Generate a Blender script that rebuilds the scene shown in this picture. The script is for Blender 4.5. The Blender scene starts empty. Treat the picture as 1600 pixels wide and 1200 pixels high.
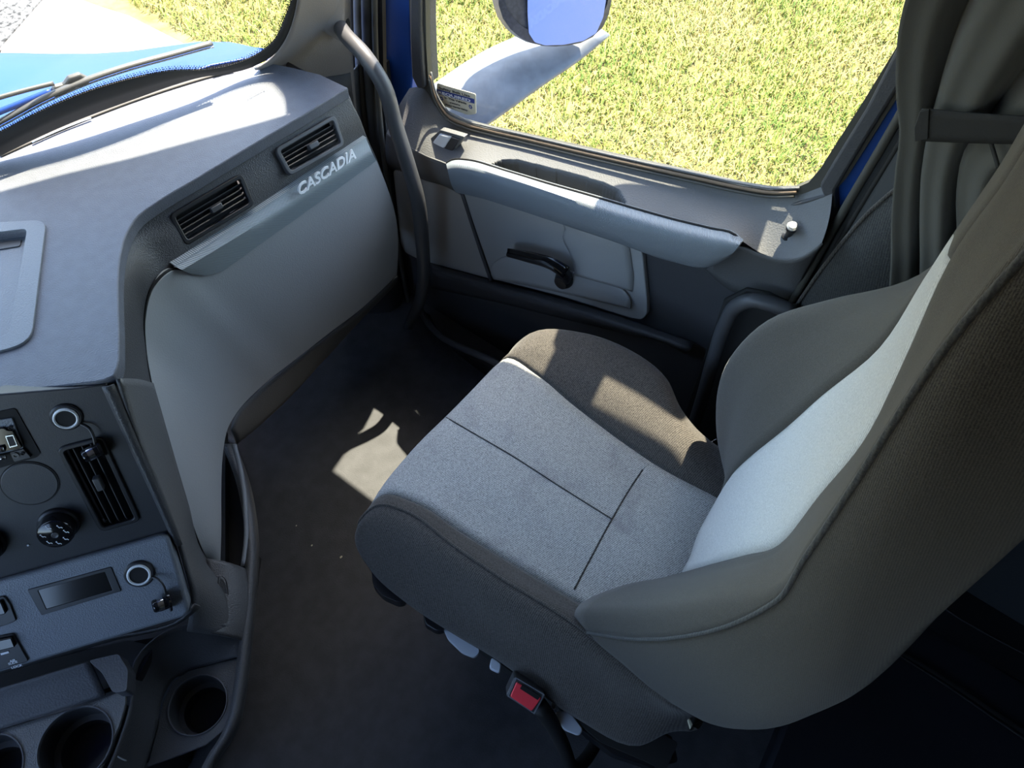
import bpy, bmesh, math, random
import numpy as np
from mathutils import Vector, Matrix
random.seed(7)
rng = np.random.default_rng(5)
sc = bpy.context.scene
col = sc.collection

# ------------------------------------------------------------------ camera
F_PX = 1150.0
CAM = Vector((0.0, 0.0, 1.62))
def cam_axes():
    d = Vector((738-800, 1368-600, F_PX)).normalized()      # world down seen by the camera (right, down, forward)
    X = 2250.0-800; Y = -(d.x*X+d.z*F_PX)/d.y
    a = Vector((X, Y, F_PX)).normalized()
    z = -d; y = z.cross(a)
    return Matrix((a, y, z))                                 # rows: world axes in camera coordinates
RM = cam_axes()
cd = bpy.data.cameras.new('camera'); cam = bpy.data.objects.new('camera', cd); col.objects.link(cam)
cd.sensor_width = 36; cd.lens = 36*F_PX/1600; cd.clip_start = 0.02; cd.clip_end = 200
right = RM.col[0]; down = RM.col[1]; fwd = RM.col[2]
m = Matrix.Identity(4)
for i in range(3):
    m[i][0] = right[i]; m[i][1] = -down[i]; m[i][2] = -fwd[i]; m[i][3] = CAM[i]
cam.matrix_world = m
sc.camera = cam

# ------------------------------------------------------------------ light
SUN_DIR = Vector((1.0, 0.20, 2.1)).normalized()              # towards the sun
w = bpy.data.worlds.new('sky'); sc.world = w; w.use_nodes = True
nt = w.node_tree; bg = nt.nodes['Background']
sky = nt.nodes.new('ShaderNodeTexSky'); sky.sky_type = 'NISHITA'; sky.sun_disc = False
sky.sun_elevation = math.asin(SUN_DIR.z); sky.sun_rotation = math.atan2(SUN_DIR.x, SUN_DIR.y)
sky.air_density = 1.0; sky.dust_density = 1.6; sky.ozone_density = 1.0
nt.links.new(sky.outputs[0], bg.inputs[0]); bg.inputs[1].default_value = 0.88
sd = bpy.data.lights.new('sun', 'SUN'); sd.energy = 17.0; sd.angle = math.radians(0.53); sd.color = (1.0, 0.88, 0.72)
so = bpy.data.objects.new('sun', sd); col.objects.link(so)
so.rotation_euler = SUN_DIR.to_track_quat('Z', 'Y').to_euler(); so.location = (4, 1, 8)
sc.view_settings.view_transform = 'Standard'; sc.view_settings.look = 'None'
sc.view_settings.gamma = 1; sc.view_settings.use_curve_mapping = False
sc.view_settings.exposure = 0.6

# ------------------------------------------------------------------ helpers
def ray(px, py): return RM @ Vector((px-800, py-600, F_PX))
def P(px, py, x=None, y=None, z=None, pl=None):
    """point of a surface (a plane of constant x, y or z, or a general plane) sighted in the photograph"""
    r = ray(px, py)
    if pl is not None:
        n, d = pl; t = (d-n.dot(CAM))/n.dot(r)
    elif x is not None: t = (x-CAM.x)/r.x
    elif y is not None: t = (y-CAM.y)/r.y
    else: t = (z-CAM.z)/r.z
    return CAM+r*t
def PX(pts, x): return [P(a, b, x=x) for a, b in pts]
def PY(pts, y): return [P(a, b, y=y) for a, b in pts]
def PZ(pts, z): return [P(a, b, z=z) for a, b in pts]
def PP(pts, pl): return [P(a, b, pl=pl) for a, b in pts]
def plane(n, p):
    n = Vector(n).normalized(); return (n, n.dot(Vector(p)))

def _spl(pts, S, closed=False):
    """cubic Hermite curve with chord-length tangents, S steps per segment"""
    pts = [Vector(p) for p in pts]; N = len(pts); segs = N if closed else N-1; out = []
    def tang(i):
        if closed: a_, b_, c_ = pts[i-1], pts[i % N], pts[(i+1) % N]
        else:
            if i == 0: return None
            if i == N-1: return None
            a_, b_, c_ = pts[i-1], pts[i], pts[i+1]
        d0 = max((b_-a_).length, 1e-6); d1 = max((c_-b_).length, 1e-6)
        return ((b_-a_)/d0*d1+(c_-b_)/d1*d0)/(d0+d1)
    for i in range(segs):
        p1 = pts[i]; p2 = pts[(i+1) % N]; d = max((p2-p1).length, 1e-6)
        t1 = tang(i); t2 = tang((i+1) % N if closed else i+1)
        ch = (p2-p1)/d
        if t1 is None: t1 = (ch*1.5-(t2 or ch)*.5)
        if t2 is None: t2 = (ch*1.5-t1*.5)
        for k in range(S):
            t = k/S; h1 = 2*t**3-3*t*t+1; h2 = t**3-2*t*t+t; h3 = -2*t**3+3*t*t; h4 = t**3-t*t
            out.append(p1*h1+t1*(h2*d)+p2*h3+t2*(h4*d))
    out.append(pts[0].copy() if closed else pts[-1].copy())
    return out
def cat(pts, n, closed=False):
    """smooth curve through pts resampled to n evenly spaced points"""
    out = _spl(pts, 12, closed)
    L = [0]
    for i in range(1, len(out)): L.append(L[-1]+(out[i]-out[i-1]).length)
    res = []; j = 0; tot = L[-1] or 1
    cnt = n if closed else n-1
    for k in range(n):
        s = tot*k/cnt
        while j < len(L)-2 and L[j+1] < s: j += 1
        d = L[j+1]-L[j]
        res.append(out[j].lerp(out[j+1], (s-L[j])/d if d > 1e-9 else 0))
    return res
def catu(pts, S):
    """Catmull-Rom with even steps (for the backrest, whose control points are evenly spread)"""
    pts = [Vector(p) for p in pts]; N = len(pts); out = []
    for i in range(N-1):
        p1 = pts[i]; p2 = pts[i+1]
        p0 = pts[i-1] if i > 0 else p1+(p1-p2)
        p3 = pts[i+2] if i+2 < N else p2+(p2-p1)
        for k in range(S):
            t = k/S
            out.append(0.5*((2*p1)+(p2-p0)*t+(2*p0-5*p1+4*p2-p3)*t*t+(3*p1-p0-3*p2+p3)*t**3))
    out.append(pts[-1].copy()); return out
def catp(pts, S):
    """smooth curve keeping the parameter of each control point: S steps per segment"""
    return _spl(pts, S)

def roundpoly(pts, r, k=5):
    """rounds the corners of a closed polygon"""
    out = []; N = len(pts)
    for i in range(N):
        p = pts[i]; a = pts[i-1]; b = pts[(i+1) % N]
        rr = r[i] if isinstance(r, (list, tuple)) else r
        da = (a-p); db = (b-p)
        q = min(rr, da.length*0.49, db.length*0.49)
        if q < 1e-5: out.append(p); continue
        A = p+da.normalized()*q; B = p+db.normalized()*q
        for j in range(k+1):
            t = j/k; out.append(A*(1-t)**2+p*2*t*(1-t)+B*t*t)
    return out

def link(name, me, mat=None, parent=None, smooth=False):
    o = bpy.data.objects.new(name, me); col.objects.link(o)
    if mat is not None: me.materials.append(mat)
    if smooth:
        for p in me.polygons: p.use_smooth = True
    if parent is not None: o.parent = parent
    return o
def mesh(name, vs, fs, mat=None, parent=None, smooth=False, fix=True):
    me = bpy.data.meshes.new(name); me.from_pydata([tuple(v) for v in vs], [], fs); me.update()
    if fix:
        bm = bmesh.new(); bm.from_mesh(me); bmesh.ops.recalc_face_normals(bm, faces=bm.faces); bm.to_mesh(me); bm.free()
    return link(name, me, mat, parent, smooth)
def bev(o, wd, seg=2, ang=40):
    md = o.modifiers.new('bevel', 'BEVEL'); md.width = wd; md.segments = seg; md.limit_method = 'ANGLE'; md.angle_limit = math.radians(ang)
    for p in o.data.polygons: p.use_smooth = True
    try: o.data.set_sharp_from_angle(angle=math.radians(50))
    except Exception: pass
    return o
def solid(o, t, off=-1):
    md = o.modifiers.new('solid', 'SOLIDIFY'); md.thickness = t; md.offset = off; return o
def empty(name, loc, label=None, catg=None, group=None, kind=None):
    o = bpy.data.objects.new(name, None); col.objects.link(o); o.location = loc
    o.empty_display_size = 0.05
    return tag(o, label, catg, group, kind)
def tag(o, label=None, catg=None, group=None, kind=None):
    if label: o['label'] = label
    if catg: o['category'] = catg
    if group: o['group'] = group
    if kind: o['kind'] = kind
    return o
ROOTS = []
def root(name, loc, *a, **k):
    o = empty(name, loc, *a, **k); ROOTS.append(o); return o

def prism(name, pts, off, mat=None, parent=None, bevel=0.0, seg=2, holes=None, smooth=True):
    """solid plate: polygon pts (3-D, planar) pushed by vector off; holes are polygons cut through"""
    off = Vector(off); bm = bmesh.new()
    loops = [pts]+(holes or [])
    edges = []; fr = []
    for lp in loops:
        vs = [bm.verts.new(p) for p in lp]; fr.append(vs)
        for i in range(len(vs)): edges.append(bm.edges.new((vs[i], vs[(i+1) % len(vs)])))
    nrm = Vector((0, 0, 0))
    for i in range(len(pts)): nrm += Vector(pts[i]).cross(Vector(pts[(i+1) % len(pts)]))
    r = bmesh.ops.triangle_fill(bm, use_beauty=True, use_dissolve=False, edges=edges, normal=nrm.normalized())
    front = [f for f in bm.faces]
    vmap = {}
    for v in list(bm.verts): vmap[v] = bm.verts.new(v.co+off)
    for f in front: bm.faces.new([vmap[v] for v in reversed(f.verts)])
    for vs in fr:
        for i in range(len(vs)):
            a = vs[i]; b = vs[(i+1) % len(vs)]
            try: bm.faces.new((a, b, vmap[b], vmap[a]))
            except ValueError: pass
    bmesh.ops.recalc_face_normals(bm, faces=bm.faces)
    bmesh.ops.dissolve_limit(bm, angle_limit=0.002, verts=bm.verts, edges=bm.edges)
    me = bpy.data.meshes.new(name); bm.to_mesh(me); bm.free()
    o = link(name, me, mat, parent)
    if bevel: bev(o, bevel, seg)
    return o

def grid(name, rows, mat, parent=None, thick=0, closeu=False, smooth=True, caps=False):
    nr = len(rows); nc = len(rows[0]); vs = [p for r in rows for p in r]; fs = []
    for i in range(nr-1):
        for j in range(nc-(0 if closeu else 1)):
            k = (j+1) % nc
            fs.append((i*nc+j, i*nc+k, (i+1)*nc+k, (i+1)*nc+j))
    if caps:
        fs.append(tuple(range(nc))); fs.append(tuple(reversed(range((nr-1)*nc, nr*nc))))
    o = mesh(name, vs, fs, mat, parent, smooth)
    if thick: solid(o, thick, 0)
    return o
def loft(name, rows, mat, parent=None, n=24, S=5, thick=0, ends=True):
    R = [cat(r, n) for r in rows]
    if len(R) == 2: G = [[R[0][j].lerp(R[1][j], i/S) for j in range(n)] for i in range(S+1)]
    else:
        cols = [catp([R[i][j] for i in range(len(R))], S) for j in range(n)]
        G = [[cols[j][i] for j in range(n)] for i in range(len(cols[0]))]
    return grid(name, G, mat, parent, thick)
def body(name, G, back, mat, parent=None, bevel=0.0):
    """front sheet G (rows of points) closed into a solid by pushing its back by vector `back`"""
    nr = len(G); nc = len(G[0]); B = Vector(back)
    vs = [p for r in G for p in r]+[p+B for r in G for p in r]; fs = []; N = nr*nc
    for i in range(nr-1):
        for j in range(nc-1):
            a, b, c, d = i*nc+j, i*nc+j+1, (i+1)*nc+j+1, (i+1)*nc+j
            fs.append((a, b, c, d)); fs.append((N+d, N+c, N+b, N+a))
    rim = [j for j in range(nc)]+[i*nc+nc-1 for i in range(1, nr)]+[(nr-1)*nc+j for j in range(nc-2, -1, -1)]+[i*nc for i in range(nr-2, 0, -1)]
    for k in range(len(rim)):
        a = rim[k]; b = rim[(k+1) % len(rim)]
        fs.append((a, b, N+b, N+a))
    o = mesh(name, vs, fs, mat, parent, True)
    if bevel: bev(o, bevel, 3)
    else:
        try: o.data.set_sharp_from_angle(angle=math.radians(45))
        except Exception: pass
    return o
def tube(name, pts, r, mat, parent=None, n=None, seg=10, flat=1.0, smooth=True):
    path = cat(pts, n or max(8, len(pts)*6)); vs = []; fs = []
    rr = r if isinstance(r, (list, tuple)) else [r]*len(path)
    if len(rr) != len(path):
        rr = [rr[min(len(rr)-1, int(i*(len(rr)-1)/(len(path)-1)))]*(1-((i*(len(rr)-1)/(len(path)-1)) % 1))+rr[min(len(rr)-1, int(i*(len(rr)-1)/(len(path)-1))+1)]*((i*(len(rr)-1)/(len(path)-1)) % 1) for i in range(len(path))]
    up = None
    for i, p in enumerate(path):
        t = (path[min(i+1, len(path)-1)]-path[max(i-1, 0)]).normalized()
        if up is None:
            up = t.orthogonal().normalized()
            for c in (Vector((0, 0, 1)), Vector((0, 1, 0))):
                if abs(c.dot(t)) < 0.9: up = (c-t*c.dot(t)).normalized(); break
        up = (up-t*up.dot(t)).normalized(); sdv = t.cross(up)
        for k in range(seg):
            a = 2*math.pi*k/seg
            vs.append(p+up*math.cos(a)*rr[i]*flat+sdv*math.sin(a)*rr[i])
    for i in range(len(path)-1):
        for k in range(seg):
            k2 = (k+1) % seg
            fs.append((i*seg+k, i*seg+k2, (i+1)*seg+k2, (i+1)*seg+k))
    fs.append(tuple(reversed(range(seg)))); fs.append(tuple(range((len(path)-1)*seg, len(path)*seg)))
    return mesh(name, vs, fs, mat, parent, smooth)
def lathe(name, c, axis, prof, mat, parent=None, seg=32, closed=False, caps=True):
    """prof: (radius, height along axis); sharp corners kept"""
    axis = Vector(axis).normalized(); u = axis.orthogonal().normalized(); v = axis.cross(u); c = Vector(c)
    vs = []; fs = []
    for r, h in prof:
        for k in range(seg):
            a = 2*math.pi*k/seg; vs.append(c+axis*h+(u*math.cos(a)+v*math.sin(a))*max(r, 1e-5))
    n = len(prof)
    for i in range(n-(0 if closed else 1)):
        i2 = (i+1) % n
        for k in range(seg):
            k2 = (k+1) % seg
            fs.append((i*seg+k, i*seg+k2, i2*seg+k2, i2*seg+k))
    if not closed and caps:
        fs.append(tuple(reversed(range(seg)))); fs.append(tuple(range((n-1)*seg, n*seg)))
    o = mesh(name, vs, fs, mat, parent, True)
    try: o.data.set_sharp_from_angle(angle=math.radians(35))
    except Exception: pass
    return o
def box(name, c, s, mat, parent=None, bevel=0.0, ax=None):
    """box centred at c, size s along axes ax (three vectors)"""
    ax = ax or (Vector((1, 0, 0)), Vector((0, 1, 0)), Vector((0, 0, 1))); c = Vector(c)
    vs = [c+ax[0]*s[0]*i/2+ax[1]*s[1]*j/2+ax[2]*s[2]*k/2 for i in (-1, 1) for j in (-1, 1) for k in (-1, 1)]
    fs = [(0, 1, 3, 2), (4, 6, 7, 5), (0, 4, 5, 1), (2, 3, 7, 6), (0, 2, 6, 4), (1, 5, 7, 3)]
    o = mesh(name, vs, fs, mat, parent)
    if bevel: bev(o, bevel)
    return o
def text(name, s, org, u, n, size, mat, parent=None, ext=0.0004, bold=0, shear=0, spacing=1.0, width=None):
    cu = bpy.data.curves.new(name, 'FONT'); cu.body = s; cu.size = size; cu.extrude = ext; cu.offset = bold; cu.shear = shear
    cu.space_character = spacing; cu.resolution_u = 3
    o = bpy.data.objects.new(name, cu); col.objects.link(o)
    bpy.context.view_layer.update()
    me = bpy.data.meshes.new_from_object(o.evaluated_get(bpy.context.evaluated_depsgraph_get()))
    bpy.data.objects.remove(o)
    u = Vector(u).normalized(); n = Vector(n).normalized(); n = (n-u*n.dot(u)).normalized(); v = n.cross(u)
    xs = [q.co.x for q in me.vertices]; k = 1.0
    if width: k = width/(max(xs)-min(xs))
    x0 = min(xs)
    for q in me.vertices:
        c = q.co.copy(); q.co = Vector(org)+u*(c.x-x0)*k+v*c.y+n*c.z
    me.name = name; me.materials.clear()
    return link(name, me, mat, parent)

def cut(o, pts, off, depth):
    """cuts a straight-sided opening with outline pts through o"""
    c = prism('cutter', [p-Vector(off)*.02 for p in pts], Vector(off)*depth, None)
    md = o.modifiers.new('cut', 'BOOLEAN'); md.operation = 'DIFFERENCE'; md.object = c; md.solver = 'EXACT'
    bpy.context.view_layer.update()
    me = bpy.data.meshes.new_from_object(o.evaluated_get(bpy.context.evaluated_depsgraph_get()))
    o.modifiers.clear(); o.data = me; bpy.data.objects.remove(c)
# ------------------------------------------------------------------ materials
M = {}
def mat(name, base, rough=0.6, metal=0.0, spec=0.5, bump=0.0, bscale=400, kind='noise', vary=0.0, vscale=60, coat=0, sheen=0, base2=None):
    mt = bpy.data.materials.new(name); mt.use_nodes = True; t = mt.node_tree; b = t.nodes['Principled BSDF']
    b.inputs['Base Color'].default_value = (*base, 1); b.inputs['Roughness'].default_value = rough
    b.inputs['Metallic'].default_value = metal; b.inputs['Specular IOR Level'].default_value = spec
    b.inputs['Coat Weight'].default_value = coat; b.inputs['Sheen Weight'].default_value = sheen
    tc = t.nodes.new('ShaderNodeTexCoord')
    L = t.links.new
    if vary:
        nz = t.nodes.new('ShaderNodeTexNoise'); nz.inputs['Scale'].default_value = vscale; nz.inputs['Detail'].default_value = 6
        L(tc.outputs['Object'], nz.inputs['Vector'])
        mx = t.nodes.new('ShaderNodeMix'); mx.data_type = 'RGBA'
        b2 = base2 or tuple(min(1, c*(1+vary)) for c in base); b1 = tuple(c*(1-vary) for c in base) if base2 is None else base
        mx.inputs['A'].default_value = (*b1, 1); mx.inputs['B'].default_value = (*b2, 1)
        rp = t.nodes.new('ShaderNodeMapRange'); rp.inputs['From Min'].default_value = 0.35; rp.inputs['From Max'].default_value = 0.65
        L(nz.outputs['Fac'], rp.inputs['Value']); L(rp.outputs['Result'], mx.inputs['Factor']); L(mx.outputs['Result'], b.inputs['Base Color'])
    if bump:
        bp = t.nodes.new('ShaderNodeBump'); bp.inputs['Strength'].default_value = bump; bp.inputs['Distance'].default_value = 0.001
        if kind == 'noise':
            n = t.nodes.new('ShaderNodeTexNoise'); n.inputs['Scale'].default_value = bscale; n.inputs['Detail'].default_value = 3; o = n.outputs['Fac']
        elif kind == 'leather':
            n = t.nodes.new('ShaderNodeTexVoronoi'); n.feature = 'SMOOTH_F1'; n.inputs['Scale'].default_value = bscale; o = n.outputs['Distance']
        L(tc.outputs['Object'], n.inputs['Vector']); L(o, bp.inputs['Height']); L(bp.outputs['Normal'], b.inputs['Normal'])
    M[name] = mt; return mt
def fabric(name, a, b_, scale=420, bumps=0.6, rot=0.3, spots=None, sheen=0.2):
    """knitted cloth: fine uneven ribs broken up by noise"""
    mt = bpy.data.materials.new(name); mt.use_nodes = True; t = mt.node_tree; b = t.nodes['Principled BSDF']; L = t.links.new
    tc = t.nodes.new('ShaderNodeTexCoord'); mp = t.nodes.new('ShaderNodeMapping'); mp.inputs['Rotation'].default_value = (0.35, 0.25, rot)
    L(tc.outputs['Object'], mp.inputs['Vector'])
    w1 = t.nodes.new('ShaderNodeTexWave'); w1.bands_direction = 'Y'; w1.inputs['Scale'].default_value = scale/3.6; w1.inputs['Distortion'].default_value = 3.5
    w1.inputs['Detail'].default_value = 3; w1.inputs['Detail Scale'].default_value = 6
    nz = t.nodes.new('ShaderNodeTexNoise'); nz.inputs['Scale'].default_value = scale*1.1; nz.inputs['Detail'].default_value = 4; nz.inputs['Roughness'].default_value = 0.7
    for k in (w1, nz): L(mp.outputs['Vector'], k.inputs['Vector'])
    ad = t.nodes.new('ShaderNodeMath'); ad.operation = 'MULTIPLY_ADD'; L(w1.outputs['Fac'], ad.inputs[0]); ad.inputs[1].default_value = 0.28; L(nz.outputs['Fac'], ad.inputs[2])
    rp = t.nodes.new('ShaderNodeMapRange'); rp.inputs['From Min'].default_value = 0.42; rp.inputs['From Max'].default_value = 0.85; L(ad.outputs[0], rp.inputs['Value'])
    mx = t.nodes.new('ShaderNodeMix'); mx.data_type = 'RGBA'; mx.inputs['A'].default_value = (*a, 1); mx.inputs['B'].default_value = (*b_, 1)
    L(rp.outputs['Result'], mx.inputs['Factor']); last = mx.outputs['Result']
    if spots:
        n2 = t.nodes.new('ShaderNodeTexNoise'); n2.inputs['Scale'].default_value = 14; n2.inputs['Detail'].default_value = 6; n2.inputs['Roughness'].default_value = 0.65; L(tc.outputs['Object'], n2.inputs['Vector'])
        r2 = t.nodes.new('ShaderNodeMapRange'); r2.inputs['From Min'].default_value = 0.54; r2.inputs['From Max'].default_value = 0.74; r2.inputs['To Max'].default_value = spots[1]; L(n2.outputs['Fac'], r2.inputs['Value'])
        m2 = t.nodes.new('ShaderNodeMix'); m2.data_type = 'RGBA'; L(last, m2.inputs['A']); m2.inputs['B'].default_value = (*spots[0], 1); L(r2.outputs['Result'], m2.inputs['Factor']); last = m2.outputs['Result']
    L(last, b.inputs['Base Color']); b.inputs['Roughness'].default_value = 0.95; b.inputs['Specular IOR Level'].default_value = 0.15
    b.inputs['Sheen Weight'].default_value = sheen; b.inputs['Sheen Roughness'].default_value = 0.5
    bp = t.nodes.new('ShaderNodeBump'); bp.inputs['Strength'].default_value = bumps; bp.inputs['Distance'].default_value = 0.0012
    L(ad.outputs[0], bp.inputs['Height']); L(bp.outputs['Normal'], b.inputs['Normal'])
    M[name] = mt; return mt
mat('dash_grey', (0.108, 0.117, 0.140), 0.55, bump=0.55, bscale=620, kind='leather', vary=0.06)
mat('dash_dark', (0.050, 0.050, 0.052), 0.5, bump=0.6, bscale=560, kind='leather')
mat('frame_grey', (0.085, 0.085, 0.086), 0.5, bump=0.6, bscale=560, kind='leather')
mat('light_grey', (0.33, 0.335, 0.33), 0.55, bump=0.25, bscale=420, kind='leather')
mat('panel_grey', (0.155, 0.17, 0.19), 0.5, bump=0.5, bscale=620, kind='leather')
mat('door_dark', (0.052, 0.053, 0.058), 0.6, bump=0.45, bscale=420, kind='leather')
mat('door_sill', (0.115, 0.117, 0.12), 0.62, bump=0.5, bscale=420, kind='leather')  # same plastic as door_dark; sky-facing brightness put into the paler colour
mat('black_plastic', (0.012, 0.012, 0.014), 0.4)
mat('panel_black', (0.030, 0.031, 0.034), 0.45, bump=0.15, bscale=700)
mat('gloss_black', (0.008, 0.008, 0.009), 0.12)
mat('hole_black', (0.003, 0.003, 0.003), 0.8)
mat('slat_grey', (0.06, 0.06, 0.062), 0.35)
mat('handle_grey', (0.065, 0.067, 0.073), 0.45, bump=0.1, bscale=500)
mat('chrome', (0.75, 0.76, 0.78), 0.16, metal=1.0)
mat('ring_white', (0.72, 0.74, 0.74), 0.35)
mat('silver', (0.62, 0.66, 0.68), 0.25, metal=0.8)
mat('letter_silver', (0.80, 0.82, 0.84), 0.3)
mat('rubber', (0.018, 0.018, 0.018), 0.7)
mat('seal_olive', (0.055, 0.053, 0.045), 0.6)
mat('belt_brown', (0.20, 0.14, 0.09), 0.7, bump=0.4, bscale=600)
mat('blue_paint', (0.006, 0.045, 0.22), 0.4, spec=.35)
mat('hood_blue', (0.004, 0.045, 0.27), 0.45, spec=.3)
mat('white_plastic', (0.55, 0.60, 0.66), 0.4)
mat('red_plastic', (0.80, 0.05, 0.07), 0.4)
mat('print_white', (0.75, 0.77, 0.8), 0.5)
mat('print_navy', (0.02, 0.04, 0.22), 0.5)
mat('print_dark', (0.05, 0.05, 0.05), 0.6)
mat('sticker_paper', (0.62, 0.56, 0.42), 0.7)
mat('foam', (0.62, 0.58, 0.42), 0.9)
mat('cabinet_dark', (0.010, 0.013, 0.020), 0.6)
mat('trim_grey', (0.20, 0.185, 0.18), 0.6, bump=0.5, bscale=620, kind='leather')
mat('floor_mat', (0.056, 0.057, 0.062), 0.75, bump=0.7, bscale=300, vary=0.14, vscale=30)
mat('roof_liner', (0.18, 0.18, 0.18), 0.9)
mat('mirror_grey', (0.14, 0.155, 0.18), 0.5, vary=0.12, vscale=40)
mat('mirror_dark', (0.05, 0.05, 0.055), 0.5, vary=0.3, vscale=120)
mat('mirror_glass', (0.9, 0.9, 0.9), 0.02, metal=1.0)
mat('concrete', (0.46, 0.41, 0.36), 0.9, bump=0.3, bscale=20, vary=0.05, vscale=3)
mat('asphalt', (0.10, 0.10, 0.105), 0.9, vary=0.9, vscale=40)
mat('soil', (0.20, 0.16, 0.05), 0.95, vary=0.4, vscale=9)
mat('grass_a', (0.20, 0.225, 0.030), 0.7)
mat('grass_b', (0.11, 0.175, 0.015), 0.7)
mat('grass_c', (0.30, 0.28, 0.10), 0.7)
mat('curtain', (0.085, 0.082, 0.070), 0.85, bump=0.3, bscale=900, sheen=0.3)
mat('strap_black', (0.028, 0.027, 0.025), 0.85, bump=0.6, bscale=500)
mat('liner_dark', (0.040, 0.043, 0.046), 0.7, bump=0.3, bscale=400, kind='leather')
fabric('seat_light', (0.17, 0.173, 0.168), (0.54, 0.545, 0.53), spots=((0.14, 0.13, 0.15), 0.45))
fabric('back_light', (0.38, 0.375, 0.36), (0.62, 0.61, 0.58))
fabric('seat_dark', (0.028, 0.025, 0.023), (0.115, 0.104, 0.092), scale=400, bumps=0.45)
fabric('back_dark', (0.026, 0.0235, 0.020), (0.088, 0.080, 0.066), scale=800, bumps=0.35)
fabric('tweed_dark', (0.030, 0.031, 0.033), (0.075, 0.075, 0.07), scale=330)
# textured strip: fine diagonal ribs
def ribs(name, base, scale, rotv):
    mt = mat(name, base, 0.4); t = mt.node_tree; b = t.nodes['Principled BSDF']; L = t.links.new
    tc = t.nodes.new('ShaderNodeTexCoord'); mp = t.nodes.new('ShaderNodeMapping'); mp.inputs['Rotation'].default_value = rotv
    wv = t.nodes.new('ShaderNodeTexWave'); wv.bands_direction = 'X'; wv.inputs['Scale'].default_value = scale
    L(tc.outputs['Object'], mp.inputs['Vector']); L(mp.outputs['Vector'], wv.inputs['Vector'])
    mx = t.nodes.new('ShaderNodeMix'); mx.data_type = 'RGBA'; mx.inputs['A'].default_value = (*[c*0.8 for c in base], 1); mx.inputs['B'].default_value = (*[c*1.18 for c in base], 1)
    L(wv.outputs['Fac'], mx.inputs['Factor']); L(mx.outputs['Result'], b.inputs['Base Color'])
    bp = t.nodes.new('ShaderNodeBump'); bp.inputs['Strength'].default_value = 0.5; bp.inputs['Distance'].default_value = 0.001
    L(wv.outputs['Fac'], bp.inputs['Height']); L(bp.outputs['Normal'], b.inputs['Normal']); return mt
ribs('strip_ribs', (0.26, 0.30, 0.315), 150, (0, 0.9, 0))
ribs('arm_ribs', (0.20, 0.225, 0.25), 150, (0.9, 0, 1.2))
# speaker mesh: small dark holes in grey
mt = mat('speaker_mesh', (0.18, 0.175, 0.165), 0.6); t = mt.node_tree; b = t.nodes['Principled BSDF']
tc = t.nodes.new('ShaderNodeTexCoord'); vo = t.nodes.new('ShaderNodeTexVoronoi'); vo.inputs['Scale'].default_value = 330; vo.inputs['Randomness'].default_value = 0.0
rp = t.nodes.new('ShaderNodeValToRGB'); rp.color_ramp.elements[0].position = 0.30; rp.color_ramp.elements[0].color = (0.02, 0.02, 0.02, 1)
rp.color_ramp.elements[1].position = 0.42; rp.color_ramp.elements[1].color = (0.34, 0.33, 0.31, 1)
t.links.new(tc.outputs['Object'], vo.inputs['Vector']); t.links.new(vo.outputs['Distance'], rp.inputs['Fac']); t.links.new(rp.outputs['Color'], b.inputs['Base Color'])
# window glass
def glass(name, tint, gloss=0.06):
    mt = bpy.data.materials.new(name); mt.use_nodes = True; t = mt.node_tree; t.nodes.clear()
    out = t.nodes.new('ShaderNodeOutputMaterial'); tr = t.nodes.new('ShaderNodeBsdfTransparent'); tr.inputs[0].default_value = (*tint, 1)
    gl = t.nodes.new('ShaderNodeBsdfGlossy'); gl.inputs['Roughness'].default_value = 0.02
    fr = t.nodes.new('ShaderNodeFresnel'); fr.inputs[0].default_value = 1.45
    ge = t.nodes.new('ShaderNodeNewGeometry'); iv = t.nodes.new('ShaderNodeMath'); iv.operation = 'SUBTRACT'; iv.inputs[0].default_value = 1.0
    mu = t.nodes.new('ShaderNodeMath'); mu.operation = 'MULTIPLY'
    t.links.new(ge.outputs['Backfacing'], iv.inputs[1]); t.links.new(fr.outputs[0], mu.inputs[0]); t.links.new(iv.outputs[0], mu.inputs[1])
    mx = t.nodes.new('ShaderNodeMixShader'); t.links.new(mu.outputs[0], mx.inputs[0]); t.links.new(tr.outputs[0], mx.inputs[1]); t.links.new(gl.outputs[0], mx.inputs[2])
    t.links.new(mx.outputs[0], out.inputs[0]); M[name] = mt; return mt
glass('window_glass', (0.93, 0.95, 0.92)); glass('windshield_glass', (0.95, 0.96, 0.92))

# ================================================================== SETTING
WS = plane((0.317, 1.0, 0.45), (0, 1.639, 0))      # windshield plane: leans back and wraps towards the door
GZ = -1.15
# --- cab floor
fl = prism('floor', [Vector(p) for p in ((-1.02, -1.5, 0), (1.02, -1.5, 0), (1.02, 1.25, 0), (-1.02, 1.25, 0))], (0, 0, -0.05), M['floor_mat'])
tag(fl, kind='structure')
# --- firewall under the dash
fw = box('wall_front', (-.02, 1.27, 0.30), (2.0, 0.04, 0.66), M['liner_dark']); tag(fw, kind='structure')
# --- left wall with the driver's window opening, roof, back
wl = prism('wall_left', [Vector((-1.05, y, z)) for y, z in ((-1.5, -0.05), (1.25, -0.05), (1.25, 0.80), (0.75, 1.8), (-1.5, 1.8))], (-0.04, 0, 0), M['liner_dark'],
           holes=[[Vector((-1.05, y, z)) for y, z in ((0.0, 0.80), (1.02, 0.72), (0.72, 1.45), (0.0, 1.45))]])
tag(wl, kind='structure')
wb = box('wall_back', (0, -1.52, 0.85), (2.1, 0.04, 1.9), M['liner_dark']); tag(wb, kind='structure')
ce = box('ceiling', (0, -0.38, 1.80), (2.14, 2.30, 0.04), M['roof_liner']); tag(ce, kind='structure')

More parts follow.
